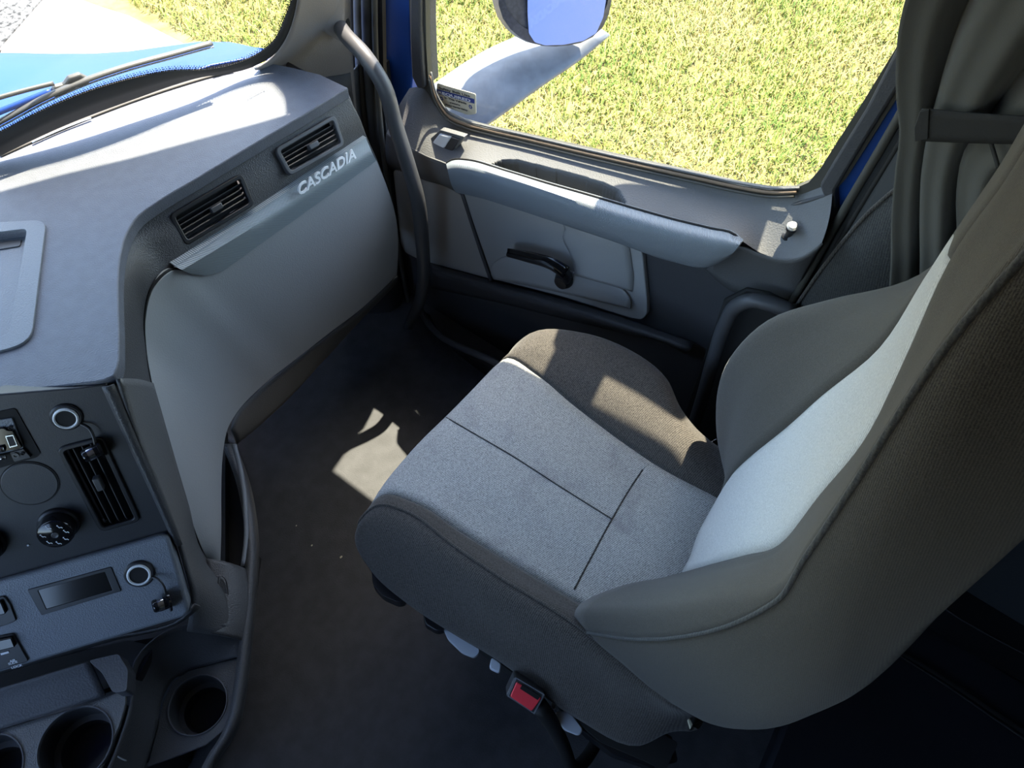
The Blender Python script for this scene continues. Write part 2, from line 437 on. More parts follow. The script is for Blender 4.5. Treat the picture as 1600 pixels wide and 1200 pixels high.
# --- ground outside
def ground(name, pts, z, m):
    o = prism(name, [Vector((a, b, z)) for a, b in pts], (0, 0, -0.05), M[m], smooth=False); tag(o, kind='structure'); return o
ground('lawn', [(-30, -30), (40, -30), (40, 40), (-30, 40)], GZ-0.02, 'soil')
ground('concrete_path', [(1.95, 3.2), (2.30, 4.05), (2.37, 4.18), (2.35, 4.68), (2.30, 4.9), (2.27, 5.06), (2.2, 6.0), (2.5, 9), (3.3, 16), (-5, 16), (-5, 10.5), (1.62, 4.95), (0.2, 3.4), (-3, 0.5), (-3, -3), (1.4, -3), (1.7, 1.0)], GZ+0.0, 'concrete')
ground('road', [(1.62, 4.968), (2.11, 5.248), (6, 7.5), (12, 16), (-14, 16), (-14, 5), (-6, 0), (-3, 0.5)], GZ+0.012, 'asphalt')
# grass blades (nobody could count them)
def blades():
    n = 170000
    x = rng.uniform(1.9, 7.4, n); y = rng.uniform(-1.2, 6.4, n)
    keep = (x-CAM.x > 0) & ((x > 2.46) | ((y < 3.9) & (x > 2.05))) & (y < 0.95*x+3.3) & (y > -0.35*x+0.6)
    x = x[keep]; y = y[keep]; n = len(x)
    h = rng.uniform(0.02, 0.055, n); a = rng.uniform(0, 2*np.pi, n); wdt = rng.uniform(0.0025, 0.005, n)
    lean = rng.uniform(0.4, 1.5, n); b = a+rng.uniform(-0.6, 0.6, n)+np.pi/2
    z0 = np.full(n, GZ-0.022)
    dx = np.cos(a)*wdt; dy = np.sin(a)*wdt; lx = np.cos(b)*h*lean; ly = np.sin(b)*h*lean
    V = np.zeros((n, 5, 3))
    V[:, 0] = np.stack([x-dx, y-dy, z0], 1); V[:, 1] = np.stack([x+dx, y+dy, z0], 1)
    V[:, 2] = np.stack([x+dx*.8+lx*.4, y+dy*.8+ly*.4, z0+h*.65], 1); V[:, 3] = np.stack([x-dx*.8+lx*.4, y-dy*.8+ly*.4, z0+h*.65], 1)
    V[:, 4] = np.stack([x+lx, y+ly, z0+h], 1)
    me = bpy.data.meshes.new('grass'); nv = n*5; nf = n*2
    me.vertices.add(nv); me.vertices.foreach_set('co', V.reshape(-1))
    idx = np.arange(n)*5
    loops = np.stack([idx, idx+1, idx+2, idx+3, idx+3, idx+2, idx+4], 1).reshape(-1)
    me.loops.add(n*7); me.loops.foreach_set('vertex_index', loops.astype(np.int32))
    me.polygons.add(nf)
    st = np.stack([np.arange(n)*7, np.arange(n)*7+4], 1).reshape(-1)
    me.polygons.foreach_set('loop_start', st.astype(np.int32))
    # patches of greener and of straw-coloured blades
    f = np.sin(x*3.1+1.3*np.sin(y*2.3))*np.cos(y*2.7+x)+rng.normal(0, 0.75, n)
    mi = np.where(f > 0.9, 1, np.where(f < -0.35, 2, 0))
    me.update(calc_edges=True)
    me.polygons.foreach_set('material_index', np.repeat(mi, 2).astype(np.int32))
    o = bpy.data.objects.new('grass', me); col.objects.link(o)
    for k in ('grass_a', 'grass_b', 'grass_c'): me.materials.append(M[k])
    tag(o, 'sunlit yellow-green mown grass outside the passenger window', 'grass', kind='stuff')
blades()

# --- truck nose outside the windshield
hood = root('truck_hood', (0.3, 1.6, GZ), 'glossy blue truck hood beyond the windshield', 'hood')
h_rows = [[Vector((-0.95, 1.30, 0.78)), P(0, 215, z=.80)+Vector((0, .04, -.03)), P(200, 152, z=.78), P(390, 92, z=.76), Vector((0.93, 1.05, 0.70))],
          [Vector((-0.95, 1.50, 0.77)), P(0, 160, z=.74), P(190, 125, z=.72), P(392, 82, z=.70), Vector((0.98, 1.14, 0.62))],
          [Vector((-0.95, 2.10, 0.66)), P(0, 100, z=.58), P(110, 100, z=.56), P(190, 100, z=.54), P(330, 77, z=.56), P(395, 76, z=.62)],
          [Vector((-0.95, 2.30, 0.30)), P(0, 100, z=.58)+Vector((.02, .03, -.3)), P(110, 100, z=.54)+Vector((.02, .03, -.3)), P(190, 100, z=.52)+Vector((.03, .02, -.3)), P(330, 77, z=.54)+Vector((.03, .02, -.3)), P(395, 76, z=.6)+Vector((.03, .01, -.3))]]
loft('hood_panel', h_rows, M['hood_blue'], hood, n=30, S=6, thick=0.004)
box('engine_bay', (0.0, 1.5, -0.1), (1.3, 0.45, 0.9), M['black_plastic'], hood, 0.02)

# --- windshield
win = root('window_1', (0.0, 1.2, 0.83), kind='structure')
wpts = PP([(0, 240), (100, 193), (200, 155), (300, 121), (394, 101), (423, 85), (449, 50), (463, 0)], WS)
n_, d_ = WS
def onws(x, z): return Vector((x, (d_-n_.x*x-n_.z*z)/n_.y, z))
out_ = wpts+[onws(0.70, 1.55), onws(-0.95, 1.60), onws(-0.98, 0.80), onws(-0.3, 0.80)]
prism('pane', out_, n_*0.006, M['windshield_glass'], win, smooth=False)
# black ceramic border: solid band plus rows of dots
band_o = PP([(-40, 260), (0, 240), (100, 193), (200, 155), (300, 121), (395, 101), (424, 85), (449, 50), (463, 0), (470, -60)], WS)
band_i = PP([(-40, 222), (0, 203), (60, 172), (120, 146), (200, 121), (260, 109), (330, 105), (378, 93), (405, 80), (428, 60), (442, 32), (454, 0), (464, -60)], WS)
bo = cat(band_o, 60); bi = cat(band_i, 60); sh = -n_*0.003
grid('ceramic_border', [[p+sh for p in bo], [p+sh for p in bi]], M['rubber'], win, thick=0.0015)
dv = []; df = []
U = n_.orthogonal().normalized(); V_ = n_.cross(U)
dense = cat(band_i, 190)
inward = [(dense[i]-bo[min(59, int(i*59/189))]).normalized() for i in range(190)]
for r_ in range(3):
    for i in range(190):
        c = dense[i]+inward[i]*(0.0018+0.0042*r_)+(dense[min(i+1, 189)]-dense[max(i-1, 0)])*0.25*(r_ % 2)+sh
        rad = 0.0019-0.00045*r_; b0 = len(dv)
        for k in range(6): dv.append(c+U*math.cos(k*math.pi/3)*rad+V_*math.sin(k*math.pi/3)*rad)
        df.append(tuple(range(b0, b0+6)))
o = mesh('border_dots', dv, df, M['rubber'], win); o['kind'] = 'stuff'
# maker's mark etched on the glass
mk = P(388, 51, pl=WS)-n_*0.004; mu = (P(416, 51, pl=WS)-mk).normalized(); mn = -n_
def outline(name, a, b, c, d, wd, m, parent):
    """thin rectangular outline a-b-c-d as four small strips in one mesh"""
    ctr = (a+b+c+d)/4; inn = [p+(ctr-p).normalized()*wd*1.5 for p in (a, b, c, d)]
    return mesh(name, [a, b, c, d]+inn, [(0, 1, 5, 4), (1, 2, 6, 5), (2, 3, 7, 6), (3, 0, 4, 7)], m, parent)
q = [P(a, b, pl=WS)-n_*0.004 for a, b in ((389, 43), (416, 44), (415, 50), (389, 49))]
outline('glass_mark', *q, 0.0008, M['print_dark'], win)
text('glass_mark_print', 'AVAY', P(391, 49, pl=WS)-n_*0.004, q[1]-q[0], -n_, 0.007, M['print_dark'], win, 0.0001, width=(q[1]-q[0]).length*0.8)
text('glass_mark_print', 'M-70 AS-1 DOT', P(387, 54, pl=WS)-n_*0.004, q[1]-q[0], -n_, 0.003, M['print_dark'], win, 0.0001, width=(q[1]-q[0]).length*1.05)
# added out-of-view visor over the windshield, edge shaped to shade the dash
vz = 1.58
vis = body('trim_1', [cat([Vector((-1.1, 1.25, vz)), Vector((.2, 1.27, vz)), Vector((.62, 1.18, vz)), Vector((.81, 1.083, vz)), Vector((.92, 1.033, vz)), Vector((1.01, .99, vz)), Vector((1.16, .93, vz))], 24),
    cat([Vector((-1.1, .76, 1.76)), Vector((.2, .78, 1.76)), Vector((.62, .78, 1.76)), Vector((.81, .76, 1.76)), Vector((.92, .76, 1.76)), Vector((1.01, .74, 1.76)), Vector((1.2, .70, 1.76))], 24)], (0, 0, 0.02), M['hood_blue']); tag(vis, kind='structure')
hdr = mesh('wall_front_header', [Vector((-1.05, .84, 1.58)), Vector((.78, .76, 1.53)), Vector((1.02, .60, 1.50)), Vector((1.02, .74, 1.82)), Vector((-1.05, .79, 1.82))], [(0, 1, 2, 3, 4)], M['roof_liner']); solid(hdr, .01, 0); tag(hdr, kind='structure')
# wiper
wp = root('windshield_wiper', P(120, 130, pl=WS), 'grey windshield wiper lying along the foot of the windshield', 'wiper')
def wsp(a, b, o): return P(a, b, pl=(n_, d_+o))
blade = [wsp(-40, 210, .012), wsp(0, 190, .012), wsp(67, 154, .012), wsp(119, 131, .012), wsp(200, 103, .012), wsp(270, 84, .012), wsp(331, 67, .012)]
tube('blade', blade, 0.0055, M['handle_grey'], wp, n=40, flat=0.7)
tube('blade_edge', [p+Vector((0, -.002, -.006)) for p in blade], 0.0016, M['silver'], wp, n=40, seg=6)
tube('arm', [wsp(-30, 161, .02), wsp(40, 141, .02), wsp(84, 130, .02)], 0.0035, M['handle_grey'], wp, seg=8)
tube('arm', [wsp(-30, 186, .02), wsp(30, 162, .02), wsp(80, 142, .02)], 0.005, M['hood_blue'], wp, seg=8)
cl = [wsp(a, b, .024) for a, b in ((77, 140), (82, 131), (97, 127), (104, 117), (122, 111), (137, 118), (136, 125), (116, 131), (108, 136), (90, 145), (80, 146))]
prism('joint', cl, -n_*0.008, M['handle_grey'], wp, 0.002)

# ================================================================== DOOR (wall on the passenger's side)
XD = 1.0
door = root('door_1', (1.0, 0.5, 0.0), kind='structure')
glass_in = [(667, -200), (667, 0), (668, 70), (671, 120), (680, 155), (697, 176), (722, 188), (760, 198), (820, 211), (900, 229), (1000, 252), (1090, 272), (1160, 288), (1205, 295), (1240, 294), (1265, 283), (1283, 262), (1300, 235), (1350, 157), (1433, 22), (1500, -85)]
gi = PX(glass_in, XD); ztop = 1.24
gi[0] = Vector((XD, gi[1].y, ztop)); 
yr = gi[-2].y
gi[-1] = Vector((XD, yr-0.0, ztop))
# window pane
pane = root('window_2', (XD+.012, 0.5, 0.65), kind='structure')
def grow(pts, k):
    c = sum(pts, Vector())/len(pts); return [p+(p-c).normalized()*k for p in pts]
gp = grow(gi, 0.012)
prism('pane', [Vector((XD+0.012, p.y, p.z)) for p in gp], (0.004, 0, 0), M['window_glass'], pane, smooth=False)
q = [P(a, b, x=XD+.011) for a, b in ((1170, 256), (1190, 262), (1189, 266), (1169, 260))]
outline('glass_mark', *q, 0.0008, M['print_dark'], pane)
text('glass_mark_print', 'AS-2 DOT', P(1172, 270, x=XD+.011), (q[1]-q[0]), (-1, 0, 0), 0.005, M['print_dark'], pane, 0.0001, width=(q[1]-q[0]).length*.8)

# outer door skin / frame: rear blue strip and front blue jamb are part of the body outside the trim
def ring(name, outer, inner, off, mt, parent, bevel=0.002):
    return prism(name, outer, off, mt, parent, bevel, holes=[inner])
# window frame (thin dark rubber run around the glass)
gi_s = gi
run_o = [Vector((XD-0.004, p.y, p.z)) for p in grow(gi, 0.040)]
run_i = [Vector((XD-0.004, p.y, p.z)) for p in gi]
ring('window_run', run_o, run_i, (0.012, 0, 0), M['seal_olive'], door, 0.0)
# brown felt belt strip along the foot of the window
belt = [(672, 118), (682, 155), (700, 181), (724, 193), (760, 203), (820, 217), (900, 236), (1000, 259), (1090, 279), (1160, 294), (1205, 301), (1245, 300)]
bl = cat(PX(belt, XD-.010), 70)
tube('belt_strip', bl, 0.0028, M['belt_brown'], door, n=70, seg=6)
tube('belt_strip', [p+Vector((-.004, 0, -.006)) for p in bl], 0.0022, M['seal_olive'], door, n=70, seg=6)
tube('belt_strip', [p+Vector((.003, 0, .006)) for p in bl], 0.0022, M['door_sill'], door, n=70, seg=6)
# sill trim: sheet from the window down to the armrest line
s_top = [(640, 138), (664, 140), (682, 168), (702, 190), (726, 201), (762, 211), (820, 224), (900, 243), (1000, 266), (1090, 286), (1160, 301), (1205, 306), (1250, 304), (1278, 294), (1300, 286)]
s_mid = [(615, 175), (650, 178), (672, 200), (700, 215), (735, 226), (775, 236), (830, 250), (900, 270), (1000, 298), (1080, 320), (1140, 338), (1190, 348), (1240, 350), (1275, 345), (1302, 335)]
s_low = [(604, 208), (645, 232), (668, 244), (697, 256), (731, 252), (790, 268), (860, 289), (920, 306), (981, 324), (1060, 346), (1110, 358), (1149, 371), (1195, 398), (1242, 404), (1284, 379)]
G = []
R0 = cat(PX(s_top, XD-.004), 60); R1 = cat(PX(s_mid, .965), 60); R2 = cat(PX(s_low, .925), 60)
# map pocket dished into the sill, open upwards
pk_o = [(766, 258), (786, 250), (812, 250), (860, 262), (900, 272), (940, 284), (966, 296), (976, 315), (975, 322), (900, 301), (830, 282), (780, 268)]
for i in range(9):
    t_ = i/8; G.append([(R0[j]*(1-t_)*(1-t_)+R1[j]*2*t_*(1-t_)*1.0+R2[j]*t_*t_) for j in range(60)])
def inpoly(x, y, pg):
    c = False; j = len(pg)-1
    for i in range(len(pg)):
        if (pg[i][1] > y) != (pg[j][1] > y) and x < (pg[j][0]-pg[i][0])*(y-pg[i][1])/(pg[j][1]-pg[i][1])+pg[i][0]: c = not c
        j = i
    return c
def proj(p):
    c = RM.transposed() @ (p-CAM); return 800+F_PX*c.x/c.z, 600+F_PX*c.y/c.z
# fine grid so that the pocket outline is clean
cols_ = []
def fine(G, nu, nv):
    rows = [cat(r, nu) for r in G]; out = []
    cs = [cat([rows[i][j] for i in range(len(rows))], nv) for j in range(nu)]
    return [[cs[j][i] for j in range(nu)] for i in range(nv)]
GF = fine(G, 260, 60)
pk_s = [tuple(v) for v in cat([Vector((a, b, 0)) for a, b in pk_o[:]], 60, closed=True)]
vs = []; fs = []; idx = {}; hole = []
inside = [[inpoly(*proj(GF[i][j]), pk_o) for j in range(260)] for i in range(60)]
for i in range(60):
    for j in range(260):
        idx[i, j] = len(vs); p = GF[i][j].copy()
        vs.append(p)
for i in range(59):
    for j in range(259):
        k = inside[i][j]+inside[i+1][j]+inside[i][j+1]+inside[i+1][j+1]
        if k < 3: fs.append((idx[i, j], idx[i, j+1], idx[i+1, j+1], idx[i+1, j]))
        # vertical walls of the pocket
bm = bmesh.new(); bvs = [bm.verts.new(v) for v in vs]
for f in fs: bm.faces.new([bvs[k] for k in f])
for v in [v for v in bm.verts if not v.link_faces]: bm.verts.remove(v)
be = [e for e in bm.edges if e.is_boundary and all(25 < 1 or inpoly(*proj(v.co), [(a+(a-870)*0.06, b+(b-285)*0.25) for a, b in pk_o]) for v in e.verts)]
ex = bmesh.ops.extrude_edge_only(bm, edges=be)
nv_ = [g for g in ex['geom'] if isinstance(g, bmesh.types.BMVert)]
for v in nv_: v.co += Vector((0.012, 0, -0.09))
bmesh.ops.smooth_vert(bm, verts=[v for v in bm.verts if any(e in be for e in v.link_edges)], factor=0.5, use_axis_x=True, use_axis_y=True, use_axis_z=True)
me = bpy.data.meshes.new('sill_trim'); bm.to_mesh(me); bm.free()
sill = link('sill_trim', me, M['door_sill'], door, True)
pf = [P(a, b, x=.965)+Vector((.0, 0, -.06)) for a, b in pk_o]
prism('pocket_floor', [Vector((p.x+(.02 if i < 7 else .018), p.y, p.z)) for i, p in enumerate(pf)], (0, 0, -.006), M['door_dark'], door)

# front & rear upright trims of the window
fp = [(640, -60), (640, 60), (643, 120), (652, 139), (662, 138), (659, 100), (656, 40), (655, -60)]
prism('front_upright', PX(fp, .985), (0.05, 0, 0), M['door_dark'], door, 0.004)
rp_ = [(1440, 10), (1437, 100), (1400, 155), (1303, 326), (1288, 308), (1284, 288), (1300, 258), (1380, 128)]
rear_up = [P(1444, 15, x=.985), P(1436, 84, x=.985), P(1392, 155, x=.985), P(1345, 230, x=.985), P(1304, 298, x=.985), P(1302, 325, x=.985), P(1286, 306, x=.985), P(1280, 290, x=.985), P(1303, 251, x=.985), P(1352, 171, x=.985), P(1435, 40, x=.985)]
top = Vector((.985, rear_up[0].y, ztop)); 
prism('rear_upright', [Vector((.985, P(1437, 100, x=.985).y, ztop))]+rear_up[1:-1]+[Vector((.985, P(1433, 30, x=.985).y+.006, ztop))], (0.03, 0, 0), M['door_dark'], door, 0.004)
# header of the door frame above the glass
prism('frame_header', [Vector((.985, -0.0, ztop)), Vector((.985, 1.0, ztop)), Vector((.985, 0.92, 1.78)), Vector((.985, 0.0, 1.78))], (0.05, 0, 0), M['door_dark'], door)
# blue painted edges of the door seen past the trim
jb = [(592, -60), (586, 60), (588, 120), (592, 168), (612, 170), (640, 160), (644, 120), (641, 40), (642, -60)]
prism('painted_edge', PX(jb, 1.02), (0.03, 0, 0), M['blue_paint'], door, 0.004)
tube('edge_bead', PX([(600, -60), (597, 40), (599, 120), (603, 166)], 1.016), 0.004, M['blue_paint'], door, seg=8)
tube('edge_bead', PX([(592, -60), (589, 40), (590, 120), (594, 166)], 1.014), 0.003, M['blue_paint'], door, seg=8)
bs = [(1445, 55), (1446, 112), (1380, 220), (1306, 345), (1290, 330), (1290, 300), (1380, 150)]
prism('painted_edge', PX(bs, 1.003), (0.03, 0, 0), M['blue_paint'], door, 0.002)

# dark door casing behind everything
case = [(604, 208), (612, 300), (622, 420), (640, 520), (640, 640), (1090, 700), (1150, 560), (1215, 495), (1305, 335), (1262, 330), (1200, 330), (1000, 280), (780, 230), (690, 200), (640, 165), (604, 170)]
cs = PX([(600, 205), (612, 300), (624, 420), (640, 540), (700, 660), (1000, 720), (1100, 700), (1160, 590), (1222, 490), (1285, 350)], 1.0)
casing = [P(606, 212, x=.985), P(612, 300, x=.985), P(640, 460, x=.985), Vector((.985, 0.90, -0.02)), Vector((.985, 0.085, -0.02)), P(1222, 490, x=.985), P(1262, 418, x=.985), P(1306, 340, x=.985), P(1303, 300, x=.985), P(1200, 330, x=.985), P(1000, 300, x=.985), P(800, 252, x=.985), P(700, 230, x=.985), P(645, 205, x=.985)]
prism('door_casing', casing, (0.04, 0, 0), M['door_dark'], door, 0.003)
# front nose of the casing under the switch
loft('casing_shoulder', [cat(PX([(604, 208), (645, 232), (668, 244), (697, 255), (712, 262)], .925), 12), cat(PX([(603, 220), (640, 250), (662, 262), (692, 276), (712, 284)], .93), 12), cat(PX([(606, 262), (640, 270), (662, 280), (700, 292), (722, 305)], .975), 12)], M['door_sill'], door, n=16, S=4, thick=0.003)
loft('casing_shoulder', [cat(PX([(1122, 408), (1153, 384), (1195, 399), (1242, 405), (1285, 380)], .925), 12), cat(PX([(1112, 414), (1150, 405), (1190, 420), (1236, 428), (1268, 408)], .955), 12), cat(PX([(1104, 420), (1140, 452), (1180, 465), (1220, 475), (1238, 468)], .983), 12)], M['door_sill'], door, n=16, S=4, thick=0.003)
# armrest strip
a0 = cat(PX([(697, 256), (706, 251), (731, 251), (790, 268), (860, 289), (920, 306), (981, 324), (1060, 346), (1110, 358), (1147, 368), (1155, 376)], .918), 60)
a1 = cat(PX([(699, 264), (712, 262), (735, 264), (790, 279), (860, 301), (975, 339), (1055, 362), (1143, 380), (1156, 382)], .895), 60)
a2 = cat(PX([(704, 285), (716, 284), (738, 289), (795, 306), (860, 328), (970, 369), (1050, 392), (1120, 401), (1146, 395)], .895), 60)
a3 = cat(PX([(712, 301), (722, 303), (745, 308), (800, 325), (870, 348), (960, 378), (1050, 409), (1105, 418), (1135, 404)], .91), 60)
G = fine([a0, a1, a2, a3], 60, 16)
body('armrest_strip', G, (0.012, 0, -.004), M['arm_ribs'], door)
tube('armrest_gap', [p+Vector((.002, 0, .0005)) for p in a0], 0.0022, M['hole_black'], door, n=60, seg=6)
# light grey pull recess
rc_o = PX([(722, 300), (1000, 372), (1004, 400), (1011, 470), (1011, 492), (1003, 500), (985, 497), (880, 464), (770, 436)], .972)
rc_o = roundpoly(rc_o, [0, 0, 0, 0, .01, .01, .02, .02, .005])
prism('recess_panel', rc_o, (0.012, 0, 0), M['light_grey'], door, 0.002)
# the dished basin, seen as a bowl standing back from the panel face
b_o = cat(PX([(735, 308), (795, 320), (880, 342), (988, 376), (994, 402), (997, 432), (960, 445), (870, 440), (790, 420), (768, 428)], .970), 48, closed=True)
b_c = sum(b_o, Vector())/len(b_o)
bas = []
for k_, s_, dx_ in ((0, 1.0, 0.0), (1, 0.93, 0.003), (2, 0.85, 0.012), (3, 0.72, 0.016), (4, 0.4, 0.018), (5, 0.02, 0.018)):
    bas.append([Vector((0.971+dx_*0+(-0.0015 if k_ == 0 else 0), 0, 0))+Vector((0, (b_c+(p-b_c)*s_).y, (b_c+(p-b_c)*s_).z)) for p in b_o])
# raised lower lip and cheek of the basin
lip = cat(PX([(768, 428), (775, 420), (800, 412), (880, 434), (985, 468)], .966), 24)
lip2 = cat(PX([(772, 436), (830, 447), (890, 460), (950, 474), (985, 482)], .966), 24)
lipt = cat(PX([(792, 400), (810, 398), (850, 412), (900, 425), (960, 440)], .972), 24)
loft('recess_lip', [lipt, lip, lip2], M['light_grey'], door, n=30, S=5, thick=0.003)
chk = [cat(PX([(868, 342), (882, 352), (880, 372), (893, 400), (900, 430)], .970), 16), cat(PX([(905, 352), (912, 364), (915, 385), (925, 410), (935, 440)], .955), 16), cat(PX([(980, 376), (984, 390), (987, 410), (990, 430), (988, 455)], .971), 16)]
loft('recess_cheek', chk, M['light_grey'], door, n=18, S=6, thick=0.003)
# pull handle
hd = [P(796, 396, x=.945), P(830, 403, x=.940), P(865, 414, x=.940), P(884, 428, x=.948), P(880, 438, x=.965)]
tube('pull_handle', hd, [.010, .013, .014, .0145, .013], M['black_plastic'], door, n=24, seg=12, flat=0.75)
loft('handle_cap', [PX([(794, 388), (835, 395), (868, 405), (890, 418)], .936), PX([(793, 396), (832, 405), (862, 418), (880, 434)], .930)], M['gloss_black'], door, n=16, S=3, thick=0.004)
lathe('handle_boss', P(884, 434, x=.968), (-1, 0, 0), [(.022, 0), (.021, .01), (.015, .022), (.0, .024)], M['black_plastic'], door)
# speaker grille with its slanted frame
sg = PX([(614, 266), (640, 270), (722, 301), (766, 436), (700, 418), (655, 406), (632, 394), (626, 380)], .974)
prism('speaker_grille', roundpoly(sg, [.01, .01, .006, .006, .01, .01, .01, .01]), (0.01, 0, 0), M['speaker_mesh'], door, 0.0015)
tube('speaker_frame', PX([(722, 301), (744, 370), (767, 438)], .970), 0.0045, M['door_dark'], door, seg=8)
# lower casing ledges
def ledge(name, top_, mid_, bot_, x0, x1, x2, m):
    loft(name, [PX(top_, x0), PX(mid_, x1), PX(bot_, x2)], M[m], door, n=30, S=5, thick=0.003)
ledge('lower_ledge', [(668, 410), (766, 438), (880, 468), (985, 500), (1040, 520), (1085, 535)], [(671, 418), (766, 446), (880, 478), (985, 512), (1040, 530), (1080, 545)], [(674, 450), (770, 470), (880, 497), (985, 522), (1035, 534), (1070, 552)], .975, .955, .972, 'door_dark')
# lower map pocket: curved rim and its front wall
rim = cat([P(658, 486, x=.93), P(672, 508, x=.90), P(692, 528, x=.88), P(725, 545, x=.87), P(765, 562, x=.865), P(800, 580, x=.865), P(900, 640, x=.87)], 30)
tube('pocket_rim', rim, 0.009, M['handle_grey'], door, n=30, seg=10)
grid('pocket_wall', [[p+Vector((0, 0, 0)) for p in rim], [Vector((p.x+.03, p.y, -0.0)) for p in rim]], M['black_plastic'], door, thick=0.004)
# window switch
sw = [P(a, b, x=.955) for a, b in ((668, 220), (690, 206), (724, 216), (704, 243))]
n_sw = (sw[1]-sw[0]).cross(sw[2]-sw[0]).normalized()
if n_sw.x > 0: n_sw = -n_sw
swpl = plane(n_sw, sw[0]+n_sw*.003)
def sws(pts): return PP(pts, swpl)
bez = roundpoly(sws([(660, 228), (688, 203), (726, 214), (704, 244)]), .004)
prism('switch_bezel', bez, -n_sw*0.012, M['door_sill'], door, 0.001)
swm = prism('window_switch', [p+n_sw*.004 for p in sws([(675, 224), (688, 208), (707, 213), (694, 233)])], -n_sw*0.01, M['letter_silver'], door, 0.003)
prism('window_switch', [p+n_sw*.004 for p in sws([(694, 233), (707, 213), (719, 217), (706, 238)])], -n_sw*0.01, M['panel_black'], door, 0.001)
# lock knob
kb = P(1232, 368, x=.955)
lathe('lock_knob', kb, (-.25, 0, 1), [(.010, -.006), (.010, 0), (.0055, .002), (.006, .016), (.0085, .018), (.0085, .024), (.006, .028), (0, .029)], M['black_plastic'], door, 20)
lathe('lock_knob_tip', kb+Vector((-.25, 0, 1)).normalized()*.024, (-.25, 0, 1), [(.0085, 0), (.0088, .002), (.006, .005), (0, .0055)], M['light_grey'], door, 20)

# sticker on the window
st = root('warning_sticker', P(713, 155, x=XD+.009), 'beige seat belt warning sticker with a blue band on the window corner', 'sticker')
SX = XD+.0105
sp = roundpoly(PX([(683, 130), (743, 147), (744, 178), (731, 180), (684, 162), (682, 147)], SX), .004)
prism('paper', sp, (.001, 0, 0), M['sticker_paper'], st)
prism('blue_band', PX([(682, 139), (741, 155), (741, 162), (682, 146)], SX-.0006), (.0005, 0, 0), M['print_navy'], st)
su = P(741, 155, x=SX)-P(682, 139, x=SX); sl = su.length; su.normalize()
def stx(s, a, b, size, wd, m): text('print', s, P(a, b, x=SX-.001), su, (-1, 0, 0), size, M[m], st, .0001, width=wd, bold=.0002)
stx('Safety Belt Use', 686, 139, .0068, sl*.82, 'print_dark')
stx('REQUIRED', 685, 145.8, .0080, sl*.86, 'print_white')
stx('In This Vehicle', 695, 154, .0065, sl*.58, 'print_dark')
stx('presented by', 703, 161, .004, sl*.28, 'print_dark')
stx('Motor Carrier Safety', 696, 164, .004, sl*.6, 'print_dark')
for a, b in ((690, 154), (735, 167)):
    c = P(a, b, x=SX-.0008); vs = []
    for k in range(12):
        r_ = .0055 if k % 2 == 0 else .0034; vs.append(c+Vector((0, math.cos(k*math.pi/6)*r_, math.sin(k*math.pi/6)*r_)))
    mesh('star_emblem', vs, [tuple(range(12))], M['print_navy'], st)
    lathe('emblem_centre', c+Vector((-.0002, 0, 0)), (-1, 0, 0), [(.0018, 0), (.0016, .0002)], M['sticker_paper'], st, 10)

# --- A pillar
tr = root('trim_2', (0.9, 0.98, 0.8), kind='structure')
pin = [P(472, -90, pl=WS), P(466, -40, pl=WS), P(462, 0, pl=WS), P(455, 32, pl=WS), P(440, 66, pl=WS), P(418, 92, pl=WS), P(396, 105, pl=WS)]
pmd = [P(520, -90, x=.86), P(516, -40, x=.86), P(512, 0, x=.86), P(505, 40, x=.86), P(500, 75, x=.86), P(494, 105, x=.86), P(488, 130, x=.86)]
prt = [P(548, -90, x=.93), P(547, -40, x=.93), P(546, 0, x=.93), P(548, 60, x=.93), P(552, 110, x=.93), P(556, 160, x=.93), P(562, 230, x=.93)]
loft('pillar_cover', [[p-n_*.004 for p in pin], pmd, prt], M['trim_grey'], tr, n=24, S=8, thick=0.004)
plo = [P(552, 110, x=.93), P(562, 220, x=.93), P(585, 320, x=.93), P(612, 430, x=.93), P(640, 560, x=.93)]
plr = [p+Vector((.06, .03, 0)) for p in plo]
pll = [p+Vector((-.10, .10, 0)) for p in plo]
loft('pillar_lower', [pll, plo, plr], M['door_dark'], tr, n=20, S=4, thick=0.004)
# seam of the handle cover tile and its boss
tl = cat([P(a, b, x=.855 if a < 505 else .905) for a, b in ((480, -30), (478, 25), (484, 36), (505, 56), (528, 71), (541, 68))], 24)
loft('handle_cover', [[P(483, -40, x=.845), P(481, 0, x=.845), P(480, 26, x=.845)], [P(515, -40, x=.872), P(512, 0, x=.872), P(508, 50, x=.862)], [P(538, -40, x=.905), P(538, 0, x=.905), P(536, 66, x=.89)]], M['trim_grey'], tr, n=16, S=6, thick=0.004)
# black rubber seals between pillar and door
for k, (a0_, wdt, m_) in enumerate(((549, 0.008, 'rubber'), (560, 0.010, 'seal_olive'), (574, 0.012, 'rubber'), (585, .006, 'seal_olive'))):
    pts = [P(a0_, -60, x=.96), P(a0_+1, 60, x=.96), P(a0_+8, 180, x=.96), P(a0_+22, 300, x=.96), P(a0_+45, 430, x=.96), P(a0_+70, 560, x=.96)]
    tube('door_seal', pts, wdt, M[m_], tr, n=30, seg=8)
prism('jamb_panel', [P(a, b, x=.975) for a, b in ((545, -60), (596, -60), (600, 165), (612, 300), (640, 470), (660, 600), (600, 560), (570, 300), (550, 120))], (.01, 0, 0), M['rubber'], tr)

